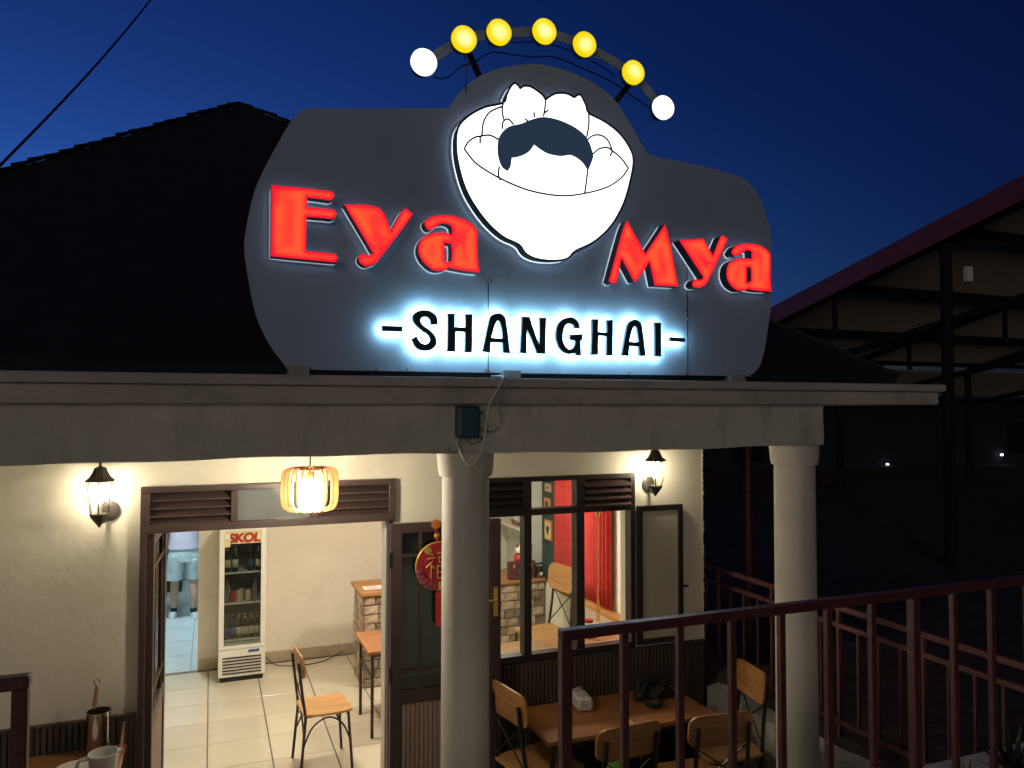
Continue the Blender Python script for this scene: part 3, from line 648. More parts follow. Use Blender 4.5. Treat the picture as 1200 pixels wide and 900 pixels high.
bA = bottle_mesh(.25, .031, .012, m_brown, m_label, m_gold); bB = bottle_mesh(.25, .033, .012, m_brown, m_blue, m_redp); bC = bottle_mesh(.27, .032, .012, m_greenb, m_label, m_gold)
def put(me, name, x, y, z, label, cat, group): o = bpy.data.objects.new(name, me); COL.objects.link(o); o.location = (x, y, z); o.rotation_euler[2] = random.random()*6; return tag(o, label, cat, group)
for k, (me, lb) in enumerate(((bB, 'bottle with blue label at the end of the bottom shelf of the drinks cooler'), (bB, None), (bA, None), (bA, None), (bA, None), (bA, None))):
    put(me, 'beer_bottle', fx0+.075+.062*k, fy0+.12, .42, 'blue labelled brown bottle on the bottom shelf of the drinks cooler' if me is bB else 'cream labelled brown bottle on the bottom shelf of the drinks cooler', 'bottle', 'blue bottles low in the cooler' if me is bB else 'cream labelled bottles low in the cooler')
for k, me in enumerate((bC, bC, None, bB, bA)):
    if me: put(me, 'beer_bottle', fx0+.08+.078*k, fy0+.13, 1.12, {id(bC): 'dark green bottle on the top shelf of the drinks cooler', id(bB): 'blue labelled bottle on the top shelf of the drinks cooler', id(bA): 'cream labelled bottle on the top shelf of the drinks cooler'}[id(me)], 'bottle', {id(bC): 'green bottles high in the cooler'}.get(id(me)))
for nm, m1, xs in (('red', M('red_can', (.5, .05, .04), .3), (.14,)), ('cream', M('cream_can', (.62, .48, .34), .3), (.20, .225, .29)), ('grey', M('grey_can', (.2, .2, .2), .3), (.075, .36))):
    cm = MB().lathe([(.024, 0), (.029, .008), (.029, .112), (.025, .122)], n=16); cm = cm.mesh('can'); cm.materials.append(m1)
    for i, x in enumerate(xs): put(cm, 'drink_can', fx0+x, fy0+.12+(.07 if x == .225 else 0), .80, f'{nm} drink can on the middle shelf of the drinks cooler', 'can', f'{nm} cans in the cooler')
bC2 = bottle_mesh(.22, .03, .013, M('clear_bottle', (.25, .27, .26), .15), m_label, m_redp)
for x in (.085, .37): put(bC2, 'soda_bottle', fx0+x, fy0+.25, .80, 'clear soda bottle at the back of the middle shelf of the drinks cooler', 'bottle', 'soda bottles in the cooler')
tag(cable('cooler_cable', [Vector((.58, 9.03, .1)), Vector((.7, 8.95, .01)), Vector((.95, 8.85, .008)), Vector((1.2, 8.9, .008)), Vector((1.44, 9.0, .06))], .005, m_black), 'black power cable lying on the tiles between cooler and counter', 'cable')

# ------------------------------------------------------------------ stone-clad counter
CX0, CX1, CY0, CY1, CH = 1.46, 3.49, 7.9, 8.47, .93
Ct = empty('bar_counter', (2.4, 8.2, 0), label='bar counter clad in tan stone blocks with a wooden top', cat='counter')
MB().box(CX0+.012, CX1, CY0+.012, CY1, 0, CH).build('core', m_mortar, Ct)
MB().box(CX0-.025, CX1, CY0-.03, CY1+.02, CH+.001, CH+.036).build('top', m_woodx, Ct, bevel=.005)
sizes = [(.115, .09), (.15, .09), (.085, .09)]; stm = []
for w_, h_ in sizes:
    for q in range(2):
        b = MB(); j = lambda: random.uniform(-.004, .004)
        hw, hh = w_/2-.005, h_/2-.005; d = .02+.006*q
        b.add([(-hw, .016, -hh), (hw, .016, -hh), (hw, .016, hh), (-hw, .016, hh), (-hw+j(), -d*.4+j(), -hh+j()), (hw+j(), -d*.4+j(), -hh+j()), (hw+j(), -d*.4+j(), hh+j()), (-hw+j(), -d*.4+j(), hh+j()), (j()*3, -d*.75, j()*3)],
              [(0, 1, 5, 4), (1, 2, 6, 5), (2, 3, 7, 6), (3, 0, 4, 7), (4, 5, 8), (5, 6, 8), (6, 7, 8), (7, 4, 8)])
        me = b.mesh('stone'); me.materials.append(m_stone); stm.append((w_, me))
for r_ in range(10):
    z = .05+.0922*r_; x = CX0+.012
    while x < CX1-.03:
        w_, me = random.choice(stm)
        if x+w_ > CX1: break
        o = link('stone', me, [], Ct); o.location = (x+w_/2, CY0+.004, z); x += w_
    y = CY0+.012
    while y < CY1-.03:
        w_, me = random.choice(stm)
        if y+w_ > CY1+.02: break
        o = link('stone', me, [], Ct); o.location = (CX0+.004, y+w_/2, z); o.rotation_euler[2] = R(-90); y += w_
CT = CH+.0365
o = MB().box(1.50, 1.72, 8.02, 8.17, CT, CT+.004).build('menu_leaflet', m_paper); tag(o, 'white printed leaflet lying on the end of the bar counter', 'leaflet')
MB().box(1.53, 1.69, 8.04, 8.055, CT+.004, CT+.0048).build('print', m_redp, o); MB().box(1.53, 1.66, 8.085, 8.094, CT+.004, CT+.0048).build('print', m_dark, o); MB().box(1.53, 1.63, 8.12, 8.127, CT+.004, CT+.0048).build('print', m_dark, o)
# things on the counter seen through the window
ch = empty('wooden_chest', (3.25, 7.93, CT), label='maroon wooden chest on the bar counter below the figurine', cat='chest')
MB().box(3.06, 3.36, 7.89, 7.975, CT, CT+.17).build('case', M('maroon_wood', (.10, .02, .028), .5), ch, bevel=.006)
MB().box(3.055, 3.365, 7.886, 7.978, CT+.1705, CT+.19).build('lid', M('maroon_wood_lid', (.12, .025, .03), .5), ch, bevel=.004)
for x in (3.10, 3.31): MB().box(x, x+.018, 7.878, 7.8895, CT+.13, CT+.17).build('clasp', m_gold, ch)
MB().box(3.17, 3.21, 7.879, 7.8895, CT+.06, CT+.12).build('label_plate', M('purple_plate', (.2, .08, .3), .4), ch)
ph = empty('dial_telephone', (3.42, 7.94, CT), label='old black dial telephone on the bar counter beside the chest', cat='telephone')
MB().lathe([(.06, CT), (.055, CT+.02), (.03, CT+.1), (.025, CT+.12)], (3.43, 7.94, 0), 20).build('body', m_black, ph, smooth=True)
MB().lathe([(.035, 7.885), (.035, 7.87)], (3.425, 0, CT+.05), 20, axis='y').build('dial', m_steel, ph); MB().lathe([(.018, 7.869), (.018, 7.863)], (3.425, 0, CT+.05), 16, axis='y').build('dial_hub', m_cream, ph)
MB().tube([(3.385, 7.93, CT+.12), (3.39, 7.93, CT+.15), (3.47, 7.93, CT+.15), (3.475, 7.93, CT+.12)], .012, 10).build('handset', m_black, ph, smooth=True)
tg = empty('lucky_figurine', (3.2, 7.93, CT+.19), label='small white and red seated figurine on top of the maroon chest', cat='figurine')
MB().lathe([(.05, CT+.19), (.072, CT+.215), (.07, CT+.25), (.045, CT+.28), (.02, CT+.285)], (3.2, 7.93, 0), 20).build('body', m_redp, tg, smooth=True)
MB().lathe([(.02, CT+.275), (.05, CT+.29), (.058, CT+.32), (.045, CT+.35), (.015, CT+.365)], (3.2, 7.93, 0), 20).build('head', m_white, tg, smooth=True)
for s_ in (-1, 1): MB().lathe([(.018, CT+.345), (.012, CT+.37), (.002, CT+.385)], (3.2+.034*s_, 7.93, 0), 10).build('ear', m_redp, tg)
o = plate('paper_sheet', [rrect(.13, .2, .004)], lambda u, v, t: (3.29+u*.7+v*.3, 7.955+.02*v+t, CT+.295+v), 0, .002, [m_paper], smooth=False); tag(o, 'white sheet of paper propped upright on the maroon chest', 'paper')
o = MB().add([(2.70, 7.92, CT+.002), (2.96, 7.92, CT+.002), (2.94, 8.1, CT+.002), (2.72, 8.1, CT+.002), (2.71, 7.93, CT+.03), (2.95, 7.93, CT+.012), (2.93, 8.1, CT+.05), (2.73, 8.1, CT+.055)], [(3, 2, 1, 0), (4, 5, 6, 7), (0, 1, 5, 4), (1, 2, 6, 5), (2, 3, 7, 6), (3, 0, 4, 7)]).build('black_folder', m_dark, bevel=.004)
tag(o, 'black folder lying on the bar counter under loose papers', 'folder')
o = MB().add([(2.74, 7.96, CT+.047), (2.93, 7.97, CT+.04), (2.90, 8.12, CT+.072), (2.72, 8.1, CT+.066), (2.74, 7.96, CT+.049), (2.93, 7.97, CT+.042), (2.90, 8.12, CT+.074), (2.72, 8.1, CT+.068)], [(3, 2, 1, 0), (4, 5, 6, 7), (0, 1, 5, 4), (1, 2, 6, 5), (2, 3, 7, 6), (3, 0, 4, 7)]).build('loose_paper', m_paper); tag(o, 'crumpled white paper on top of the black folder', 'paper')
kt = empty('glass_jug', (2.87, 8.3, CT), label='cream jug with black wire handle on the bar counter', cat='jug')
MB().lathe([(.05, CT), (.065, CT+.02), (.06, CT+.12), (.045, CT+.15), (.05, CT+.17)], (2.87, 8.3, 0), 20).build('body', m_cream, kt, smooth=True)
MB().tube(smooth_loop([Vector((2.80, 8.3, CT+.06)), Vector((2.79, 8.3, CT+.16)), Vector((2.87, 8.3, CT+.23)), Vector((2.95, 8.3, CT+.17))], 5, 200, closed=False), .007, 8).build('handle', m_black, kt, smooth=True)
o = MB().lathe([(.03, CT), (.03, CT+.1), (.014, CT+.15), (.014, CT+.2)], (3.0, 8.32, 0), 16).build('sauce_bottle', m_brown, smooth=True); tag(o, 'dark sauce bottle standing behind the maroon chest', 'bottle')
# side wall shelf with a model ship
shf = MB().box(3.30, 3.484, 8.2, 9.0, 1.44, 1.465).build('wall_shelf', m_white, bevel=.003); tag(shf, 'thin white shelf on the side wall behind the counter', 'shelf')
shp = empty('model_ship', (3.38, 8.5, 1.466), label='small cream model ship on the white wall shelf', cat='ship')
plate('hull', [[(-.12, .045), (-.09, .0), (.08, .0), (.13, .055), (.09, .035), (-.08, .03)]], lambda u, v, t: (3.38+t, 8.5+u, 1.466+v), -.025, .025, [m_woodz], shp)
for k, y in enumerate((-.06, .0, .06)):
    MB().tube([(3.38, 8.5+y, 1.48), (3.38, 8.5+y, 1.64-.01*abs(k-1))], .003, 6).build('mast', m_woodz, shp)
    for q in range(2): plate('sail', [[(-.028, 0), (.028, 0), (.022, .05), (-.022, .05)]], lambda u, v, t, y=y, q=q: (3.378+t-.01*math.sin(v*60), 8.5+y+u, 1.515+.06*q+v), 0, .002, [m_paper], shp)
# pictures, curtains
for y0, y1, z0, z1, nm, c1, lab in ((7.66, 7.85, 1.40, 1.62, 'picture', (.62, .42, .2), 'larger tan framed portrait print on the dark green wall'), (7.70, 7.86, 1.70, 1.86, 'picture', (.62, .25, .12), 'small orange framed print above the tan portrait'), (7.68, 7.84, 1.93, 2.02, 'picture', (.45, .4, .35), 'small pale print high on the dark green wall')):
    p = empty(nm, (3.46, (y0+y1)/2, z0), label=lab, cat='picture')
    MB().box(3.455, 3.475, y0, y1, z0, z1).build('frame', m_woodx, p, bevel=.003)
    MB().box(3.4525, 3.4549, y0+.02, y1-.02, z0+.02, z1-.02).build('print', M('print_ground', c1, .6, var=.3, scale=14), p)
    plate('print_figure', [[((y0+y1)/2+.035*math.cos(a_)*(1+.3*math.sin(3*a_)), (z0+z1)/2+.05*math.sin(a_)) for a_ in [2*math.pi*k/14 for k in range(14)]]] if z1-z0 > .12 else [rrect(.06, .02, .005, cx=(y0+y1)/2, cy=(z0+z1)/2)], lambda u, v, t: (t, u, v), 3.4505, 3.4524, [m_dark], p)
p = empty('oval_plaque', (3.47, 7.72, 2.05), label='oval carved plaque above the pictures on the dark green wall', cat='plaque')
plate('plaque', [[(7.74+.06*math.cos(k*.3142), 2.16+.10*math.sin(k*.3142)) for k in range(20)]], lambda u, v, t: (t, u, v), 3.44, 3.47, [m_label], p); plate('relief', [[(7.74+.03*math.cos(k*.3142)*(1+.25*math.sin(k*1.25)), 2.16+.07*math.sin(k*.3142)) for k in range(20)]], lambda u, v, t: (t, u, v), 3.433, 3.4399, [m_dark], p)
def curtain(name, y0, y1, z0, z1, x, m, waves, amp, label):
    mb = MB(); n = waves*10; nz = 8
    for j in range(nz+1):
        for i in range(n+1):
            t = i/n; a = amp*(.6+.4*math.sin(t*7.3+1))*(1.15-.3*j/nz)
            mb.v.append((x+a*math.sin(2*math.pi*waves*t+.5*math.sin(t*9)), y0+(y1-y0)*t, z0+(z1-z0)*j/nz))
    for j in range(nz):
        for i in range(n): a = j*(n+1)+i; mb.f.append((a, a+1, a+n+2, a+n+1)); mb.mi.append(0)
    o = mb.build(name, m); 
    for f in o.data.polygons: f.use_smooth = True
    s_ = o.modifiers.new('thick', 'SOLIDIFY'); s_.thickness = .004; tag(o, label, 'curtain'); return o
curtain('curtain', 6.32, 7.53, .99, 2.5, 3.445, m_red, 17, .022, 'long red pleated curtain on the side wall by the window')
curtain('curtain', 7.54, 7.97, .95, 2.5, 3.482, m_green, 5, .012, 'dark green curtain hanging behind the framed pictures')
o = MB().box(3.39, 3.499, 5.9, 7.5, .93, .972).build('wall_ledge', m_woodx, bevel=.004); tag(o, 'wooden ledge along the side wall under the red curtain', 'ledge')
# window bar
wb = empty('window_bar', (2.4, 5.5, 0), label='wooden bar top running along the inside of the window', cat='bar table')
MB().box(1.80, 3.499, 5.303, 5.66, .98, 1.02).build('top', m_woodx, wb, bevel=.004)
for x in (1.9, 3.2): MB().box(x, x+.03, 5.5, 5.53, 0, .9799).build('leg', m_black, wb)
jr = empty('glass_jar', (2.83, 5.55, 1.02), label='small glass jar standing on the window bar', cat='jar')
MB().lathe([(.04, 1.0205), (.045, 1.03), (.045, 1.12), (.034, 1.14)], (2.83, 5.55, 0), 20, cap=False).build('glass', m_glass, jr, smooth=True)
MB().lathe([(.036, 1.14), (.036, 1.16)], (2.83, 5.55, 0), 20).build('lid', m_redp, jr); MB().lathe([(.04, 1.024), (.041, 1.05)], (2.83, 5.55, 0), 20).build('contents', m_cream, jr)
ts = empty('gold_tassel', (2.94, 5.60, 1.2), label='long gold tassel cord hanging before the red curtain', cat='tassel')
MB().tube([(2.94, 5.60, 2.60)]+[(2.94+.004*math.sin(k*1.9), 5.60, 2.55-.1*k) for k in range(14)], .0045, 6).build('cord', m_gold, ts)
MB().lathe([(.004, 2.09), (.02, 2.06), (.022, 2.0), (.008, 1.95)], (2.94, 5.60, 0), 12).build('knot', m_gold, ts, smooth=True)
for k in range(8): MB().tube([(2.94+.008*math.cos(k), 5.60+.008*math.sin(k), 1.3), (2.94+.016*math.cos(k), 5.60+.016*math.sin(k), 1.12)], .002, 5).build('fringe', m_gold, ts)

# ------------------------------------------------------------------ chairs and tables
def make_chair():
    c = empty('cafe_chair')
    seat = smooth_loop([(-.17, -.19), (.17, -.19), (.195, -.1), (.205, .12), (.19, .19), (-.19, .19), (-.205, .12), (-.195, -.1)], 3, 60)
    plate('seat', [seat], lambda u, v, t: (u, v, t-.01*math.cos(min(1.5, abs(v)*7))), .452, .472, [m_woody], c, grid=.06, local=True, bevel=.003)
    plate('backrest', [rrect(.37, .19, .06, 5, 0, .83)], lambda u, v, t: (u, -.185-.03*(1-(u/.19)**2)-.10*(v-.75)+t, v), 0, .014, [m_woodz if False else m_woodx], c, grid=.05, local=True, smooth=True)
    for s_ in (-1, 1):
        MB().tube([(s_*.185, -.21, 0), (s_*.168, -.172, .44), (s_*.15, -.196, .62), (s_*.145, -.226, .86)], .0115, 8).build('leg', m_black, c, local=True, smooth=True)
        MB().tube([(s_*.19, .19, 0), (s_*.17, .16, .45)], .0115, 8).build('leg', m_black, c, local=True, smooth=True)
        MB().tube(smooth_loop([Vector((s_*.184, -.19, .22)), Vector((s_*.176, -.12, .36)), Vector((s_*.172, 0, .42)), Vector((s_*.176, .11, .36)), Vector((s_*.182, .175, .22))], 5, 200, closed=False), .007, 6).build('arch_brace', m_black, c, local=True, smooth=True)
        MB().tube([(s_*.155, -.185, .50), (-s_*.145, -.215, .74)], .005, 6).build('cross_brace', m_black, c, local=True)
    for y in (.175, -.185):
        MB().tube(smooth_loop([Vector((-.182, y, .22)), Vector((-.12, y, .37)), Vector((0, y*.97, .425)), Vector((.12, y, .37)), Vector((.182, y, .22))], 5, 200, closed=False), .007, 6).build('arch_brace', m_black, c, local=True, smooth=True)
    MB().box(-.17, .17, -.165, .16, .436, .4505).build('seat_frame', m_black, c, local=True)
    return c
chair0 = make_chair(); first = True
for x, y, rz, s_, lab in ((.87, 6.40, -86, 1.0, 'cafe chair standing alone on the tiles in the doorway'),
                         (2.03, 4.72, -80, 1.14, 'cafe chair at the end of the porch table next to the door leaf'),
                         (2.315, 4.28, 3, 1.2, 'cafe chair tucked under the front of the porch table, over the green bag'),
                         (2.96, 4.22, -5, 1.2, 'cafe chair at the front of the porch table next to the white column'),
                         (3.32, 4.50, 82, 1.13, 'cafe chair against the low wall at the end of the porch table'),
                         (3.10, 7.08, 100, 1.15, 'tall cafe chair inside the room in front of the stone counter')):
    c = chair0 if first else copy_tree(chair0); first = False
    c.location = (x, y, 0); c.rotation_euler[2] = R(rz); c.scale = (s_, s_, 1.36 if 'tall' in lab else (s_ if s_ < 1.15 else 1.06)); tag(c, lab, 'chair', 'black framed cafe chairs with wooden seats')
def table(x0, x1, y0, y1, h, lab, wm=None, group=None):
    t = empty('cafe_table', ((x0+x1)/2, (y0+y1)/2, 0), label=lab, cat='table', group=group)
    MB().box(x0, x1, y0, y1, h-.028, h).build('top', wm or m_woodt, t, bevel=.005)
    MB().box(x0+.03, x1-.03, y0+.03, y1-.03, h-.055, h-.0285).build('apron', m_black, t)
    for x in (x0+.03, x1-.055):
        for y in (y0+.03, y1-.055): MB().box(x, x+.025, y, y+.025, -.02 if y1 < 5.1 else 0, h-.0555).build('leg', m_black, t, bevel=.002)
    for x in (x0+.034, x1-.051): MB().box(x, x+.017, y0+.0555, y1-.0555, h-.25, h-.23).build('stretcher', m_black, t)
    return t
table(1.995, 2.632, 4.47, 5.06, .75, 'square wooden porch table carrying the tissue pack', group='porch tables pushed together')
table(2.636, 3.262, 4.47, 5.06, .75, 'square wooden porch table carrying the black bag', group='porch tables pushed together')
table(1.28, 1.95, 6.66, 7.30, .75, 'wooden table inside the room just behind the door jamb')
table(-.95, -.44, 4.45, 5.04, .90, 'tall wooden table with the jug by the left wainscot', m_woodz)
# tissue pack
tp = empty('tissue_pack', (2.45, 4.93, .75), R(-8), label='white soft pack of tissues on the porch table', cat='tissue pack')
pk = MB(); rngs = []
for i, (y, s_) in enumerate(((-.11, .75), (-.10, .97), (-.05, 1.03), (0, 1), (.05, 1.03), (.10, .97), (.11, .75))):
    for (u, v) in rrect(.115*s_, .085*(s_ if s_ < 1 else 1), .02, 3, 0, .0435): pk.v.append((u+random.uniform(-.002, .002), y, v+random.uniform(-.0015, .003)*(v > .02)))
n_ = 16
for i in range(6):
    for j in range(n_): pk.f.append((i*n_+j, i*n_+(j+1) % n_, (i+1)*n_+(j+1) % n_, (i+1)*n_+j)); pk.mi.append(0)
pk.f += [tuple(range(n_)), tuple(range(6*n_, 7*n_))]; pk.mi += [0, 0]
pk.build('wrapper', M('white_film', (.66, .65, .62), .35, var=.12, scale=14, bump=.4, bscale=25), tp, local=True, smooth=True)
tis = MB()
for k in range(5): tis.add([(-.03+.012*k, .05+.02*math.sin(k), .08), (-.01+.012*k, .09, .082), (-.005+.01*k, .085, .105+.008*(k % 2)), (-.035+.012*k, .055, .10)], [(0, 1, 2, 3)])
o = tis.build('tissue', m_paper, tp, local=True); o.modifiers.new('t', 'SOLIDIFY').thickness = .001
for k in range(7): MB().box(-.04+.012*k, -.034+.012*k, -.07+.02*(k % 3), -.03+.02*(k % 3), .0868, .0878).build('print', M('faint_blue_print', (.25, .3, .4), .5), tp, local=True)
MB().lathe([(.005, -.1115), (.005, -.1105)], (0, 0, .045), 10, axis='y').build('end_mark', m_dark, tp, local=True)
# black bag: crumpled fold
bg = empty('black_bag', (3.02, 4.86, .75), label='crumpled black bag lying on the porch table', cat='bag')
mb = MB(); n1, n2 = 20, 14
for i in range(n1+1):
    t = i/n1; cx = -.17+.34*t; env = math.sin(math.pi*min(1, max(.0, t)))**.45
    for j in range(n2):
        a = 2*math.pi*j/n2; rr = env*(.05+.014*math.sin(5*t*3+a*2)+.010*math.sin(11*t+3*a)+random.uniform(-.003, .003))
        mb.v.append((3.02+cx, 4.88+1.35*rr*math.cos(a)+.02*math.sin(4*t), .751+max(0, .045*env+rr*math.sin(a)*.95)))
for i in range(n1):
    for j in range(n2): mb.f.append((i*n2+j, i*n2+(j+1) % n2, (i+1)*n2+(j+1) % n2, (i+1)*n2+j)); mb.mi.append(0)
mb.build('body', m_dark, bg, smooth=True)
MB().tube(smooth_loop([Vector((2.90, 4.80, .775)), Vector((2.88, 4.74, .77)), Vector((2.93, 4.70, .765)), Vector((2.98, 4.74, .775)), Vector((2.95, 4.80, .80))], 5, 200, closed=False), .016, 8).build('strap', m_dark, bg, smooth=True)
MB().tube(smooth_loop([Vector((2.90, 4.90, .80)), Vector((2.93, 4.93, .86)), Vector((3.05, 4.92, .845)), Vector((3.17, 4.90, .83))], 5, 200, closed=False), .014, 8).build('strap', m_dark, bg, smooth=True)
MB().box(3.16, 3.19, 4.80, 4.815, .79, .81).build('buckle', m_steel, bg)
gb = MB(); n1, n2 = 10, 16
for i in range(n1+1):
    t = i/n1; r_ = .11*math.sin(math.pi*(.12+.8*t))**.6*(1-.35*t)
    for j in range(n2):
        a = 2*math.pi*j/n2; gb.v.append((2.36+r_*(1+.12*math.sin(3*a+5*t))*math.cos(a), 4.30+r_*.8*math.sin(a), .475+.2*t))
for i in range(n1):
    for j in range(n2): gb.f.append((i*n2+j, i*n2+(j+1) % n2, (i+1)*n2+(j+1) % n2, (i+1)*n2+j)); gb.mi.append(0)
gb.f += [tuple(range(n2)), tuple(range(n1*n2, n1*n2+n2))]; gb.mi += [0, 0]
tag(gb.build('green_bag', M('bright_green_plastic', (.16, .50, .05), .4, bump=.4), smooth=True), 'bright green plastic bag on a chair at the porch table', 'bag')
# left table things
TZ = .90
jg = empty('plastic_jug', (-.51, 4.62, TZ), label='translucent white plastic jug on the tall table', cat='jug')
m_jug = M('milky_plastic', (.55, .56, .55), .35, var=.05)
MB().lathe([(.055, TZ+.001), (.062, TZ+.01), (.073, TZ+.13), (.075, TZ+.134), (.070, TZ+.134), (.059, TZ+.015)], (-.51, 4.62, 0), 32).build('body', m_jug, jg, smooth=True)
MB().tube(smooth_loop([Vector((-.575, 4.61, TZ+.115)), Vector((-.62, 4.60, TZ+.112)), Vector((-.63, 4.60, TZ+.07)), Vector((-.61, 4.60, TZ+.025)), Vector((-.57, 4.61, TZ+.02))], 5, 200, closed=False), .010, 8).build('handle', m_jug, jg, smooth=True)
MB().add([(-.445, 4.60, TZ+.134), (-.445, 4.64, TZ+.134), (-.415, 4.62, TZ+.14), (-.442, 4.62, TZ+.105)], [(0, 1, 2), (0, 3, 1), (0, 2, 3), (1, 3, 2)]).build('spout', m_jug, jg)
o = MB().lathe([(.05, TZ+.001), (.06, TZ+.004), (.10, TZ+.018), (.102, TZ+.021), (.06, TZ+.009), (.01, TZ+.008)], (-.66, 4.75, 0), 32).build('plate', m_white, smooth=True); tag(o, 'white plate on the tall table behind the jug', 'plate')
cn_ = empty('steel_canister', (-.575, 4.96, TZ), label='shiny steel canister against the wainscot on the tall table', cat='canister')
MB().lathe([(.058, TZ+.001), (.062, TZ+.006), (.062, TZ+.23), (.064, TZ+.236), (.060, TZ+.236), (.058, TZ+.01)], (-.575, 4.96, 0), 32).build('body', m_steel, cn_, smooth=True)
o = MB().tube([(-.60, 4.96, TZ+.02), (-.60, 4.97, TZ+.245)], .004, 8).tube([(-.60, 4.97, TZ+.245), (-.597, 4.975, TZ+.27), (-.59, 4.985, TZ+.36)], [.006, .012, .010], 10, mi=1).tube(smooth_loop([Vector((-.59, 4.985, TZ+.36)), Vector((-.605, 4.99, TZ+.39)), Vector((-.587, 4.99, TZ+.405)), Vector((-.575, 4.988, TZ+.38))], 4, 200, closed=False), .003, 6).build('brush', [m_steel, m_woodx], smooth=True)
tag(o, 'wooden-handled brush standing in the steel canister', 'brush')
o = MB().add([(-.46, 4.74, TZ+.001), (-.455, 4.755, TZ+.001), (-.447, 4.95, TZ+.001), (-.452, 4.95, TZ+.001), (-.44, 4.74, TZ+.15), (-.435, 4.755, TZ+.15), (-.442, 4.95, TZ+.16), (-.447, 4.95, TZ+.16)], [(0, 1, 2, 3), (4, 7, 6, 5), (0, 4, 5, 1), (1, 5, 6, 2), (2, 6, 7, 3), (3, 7, 4, 0)]).build('cutting_board', m_woodz); tag(o, 'brown wooden board leaning on end beside the jug', 'board')

# red good-luck ornament on the right door leaf
OX, OY, OZ = 1.425, 4.985, 1.80
OR = empty('luck_ornament', (OX, OY, OZ-.2), label='round red and gold good luck ornament hanging on the glazed door leaf', cat='ornament')
MB().lathe([(.15, OY+.012), (.158, OY+.008), (.158, OY-.004), (.15, OY-.008), (.145, OY-.004)], (OX, 0, OZ), 40, axis='y').build('disc', M('red_lacquer', (.33, .02, .03), .4, var=.35, scale=30), OR, smooth=True)
MB().tube([(OX+.158*math.cos(k*.157), OY-.004, OZ+.158*math.sin(k*.157)) for k in range(41)], .006, 6, cap=False).build('rim', m_gold, OR)
def stroke(pts, r=.006): MB().tube([(OX+u, OY-.012, OZ+v) for u, v in pts], r, 6).build('character_stroke', m_gold, OR)
for q in ([(-.055, .085), (-.045, .07)], [(-.085, .05), (-.03, .055), (-.06, .02), (-.09, -.005)], [(-.055, .015), (-.055, -.08)], [(-.05, .005), (-.03, -.015)],
          [(-.01, .085), (.08, .085)], [(.0, .06), (.0, .025), (.07, .025), (.07, .06), (.0, .06)], [(-.01, .0), (-.01, -.08), (.08, -.08), (.08, .0), (-.01, .0)], [(.035, .0), (.035, -.08)], [(-.01, -.04), (.08, -.04)]): stroke(q)
fl_ = MB().lathe([(.001, OY-.014), (.024, OY-.012), (.026, OY-.006)], (OX-.075, 0, OZ+.105), 10, axis='y'); fl_.lathe([(.001, OY-.014), (.02, OY-.012), (.022, OY-.006)], (OX+.09, 0, OZ+.11), 10, axis='y'); fl_.build('gold_flower', m_gold, OR)
for k in range(9):
    a = R(195+16*k); MB().lathe([(.004, -.02), (.026, -.014), (.030, 0), (.02, .008)], (OX+.135*math.cos(a), OY-.006, OZ+.135*math.sin(a)), 8, axis='y').build('rosette', M('dark_red_silk', (.2+.04*(k % 3), .03, .04), .7) if k != 5 else m_gold, OR)
MB().lathe([(.004, -.012), (.034, -.008), (.036, .006)], (OX-.02, OY, OZ+.275), 6, axis='y').build('hanger_knot', M('orange_silk', (.5, .15, .03), .6), OR)
MB().tube([(OX-.02, OY, OZ+.24), (OX-.01, OY, OZ+.16)], .008, 8).build('cord', m_redp, OR); MB().lathe([(.004, -.01), (.022, 0), (.004, .01)], (OX-.014, OY, OZ+.2), 8, axis='y').build('bead', m_gold, OR)
MB().box(OX-.02, OX+.02, OY-.006, OY+.004, OZ-.40, OZ-.17).build('tassel', m_redp, OR)

# ------------------------------------------------------------------ person in the back room
def loft(mb, rings, n=14, mi=0):
    k = len(mb.v)
    for (cx, cy, cz, rx, ry) in rings:
        for j in range(n): a = 2*math.pi*j/n; mb.v.append((cx+rx*math.cos(a), cy+ry*math.sin(a), cz))
    for i in range(len(rings)-1):
        for j in range(n): mb.f.append((k+i*n+j, k+i*n+(j+1) % n, k+(i+1)*n+(j+1) % n, k+(i+1)*n+j)); mb.mi.append(mi)
    mb.f += [tuple(k+j for j in reversed(range(n))), tuple(k+(len(rings)-1)*n+j for j in range(n))]; mb.mi += [mi, mi]
PE = empty('person', (-.32, 11.42, 0), R(4), label='person in grey shorts and white trainers standing in the tiled back room', cat='person')
jv, je, jr_ = [], [], []
def J_(p, r, par=None):
    jv.append(p); jr_.append(r); i = len(jv)-1
    if par is not None: je.append((par, i))
    return i
pel = J_((0, 0, .93), .125); sp_ = J_((0, .01, 1.12), .12, pel); chs = J_((0, 0, 1.34), .14, sp_); nk = J_((0, 0, 1.49), .05, chs); h1 = J_((0, .02, 1.60), .082, nk); h2 = J_((0, .02, 1.70), .07, h1)
for s_ in (-1, 1):
    fy = -.07*s_; hp = J_((s_*.10, 0, .88), .09, pel); kn = J_((s_*.115, .015+fy*.6, .49), .058, hp); cf = J_((s_*.118, -.02+fy*.8, .34), .055, kn); an = J_((s_*.12, -.01+fy, .09), .035, cf); J_((s_*.135, .10+fy, .045), .032, an)
    sh_ = J_((s_*.18, 0, 1.40), .058, chs); el = J_((s_*.25, -.01, 1.12), .042, sh_); wr = J_((s_*.25, .06, .90), .028, el); pm = J_((s_*.245, .08, .83), .03, wr)
    for k, (dx, L_) in enumerate(((-.022, .07), (-.008, .085), (.008, .08), (.02, .065))):
        f1 = J_((s_*.245+.004*s_, .065+dx*1.3+.02, .80-L_*.5), .009, pm); J_((s_*.24, .07+dx*1.3+.03, .80-L_), .008, f1)
    th_ = J_((s_*.225, .115, .82), .010, pm); J_((s_*.22, .13, .78), .009, th_)
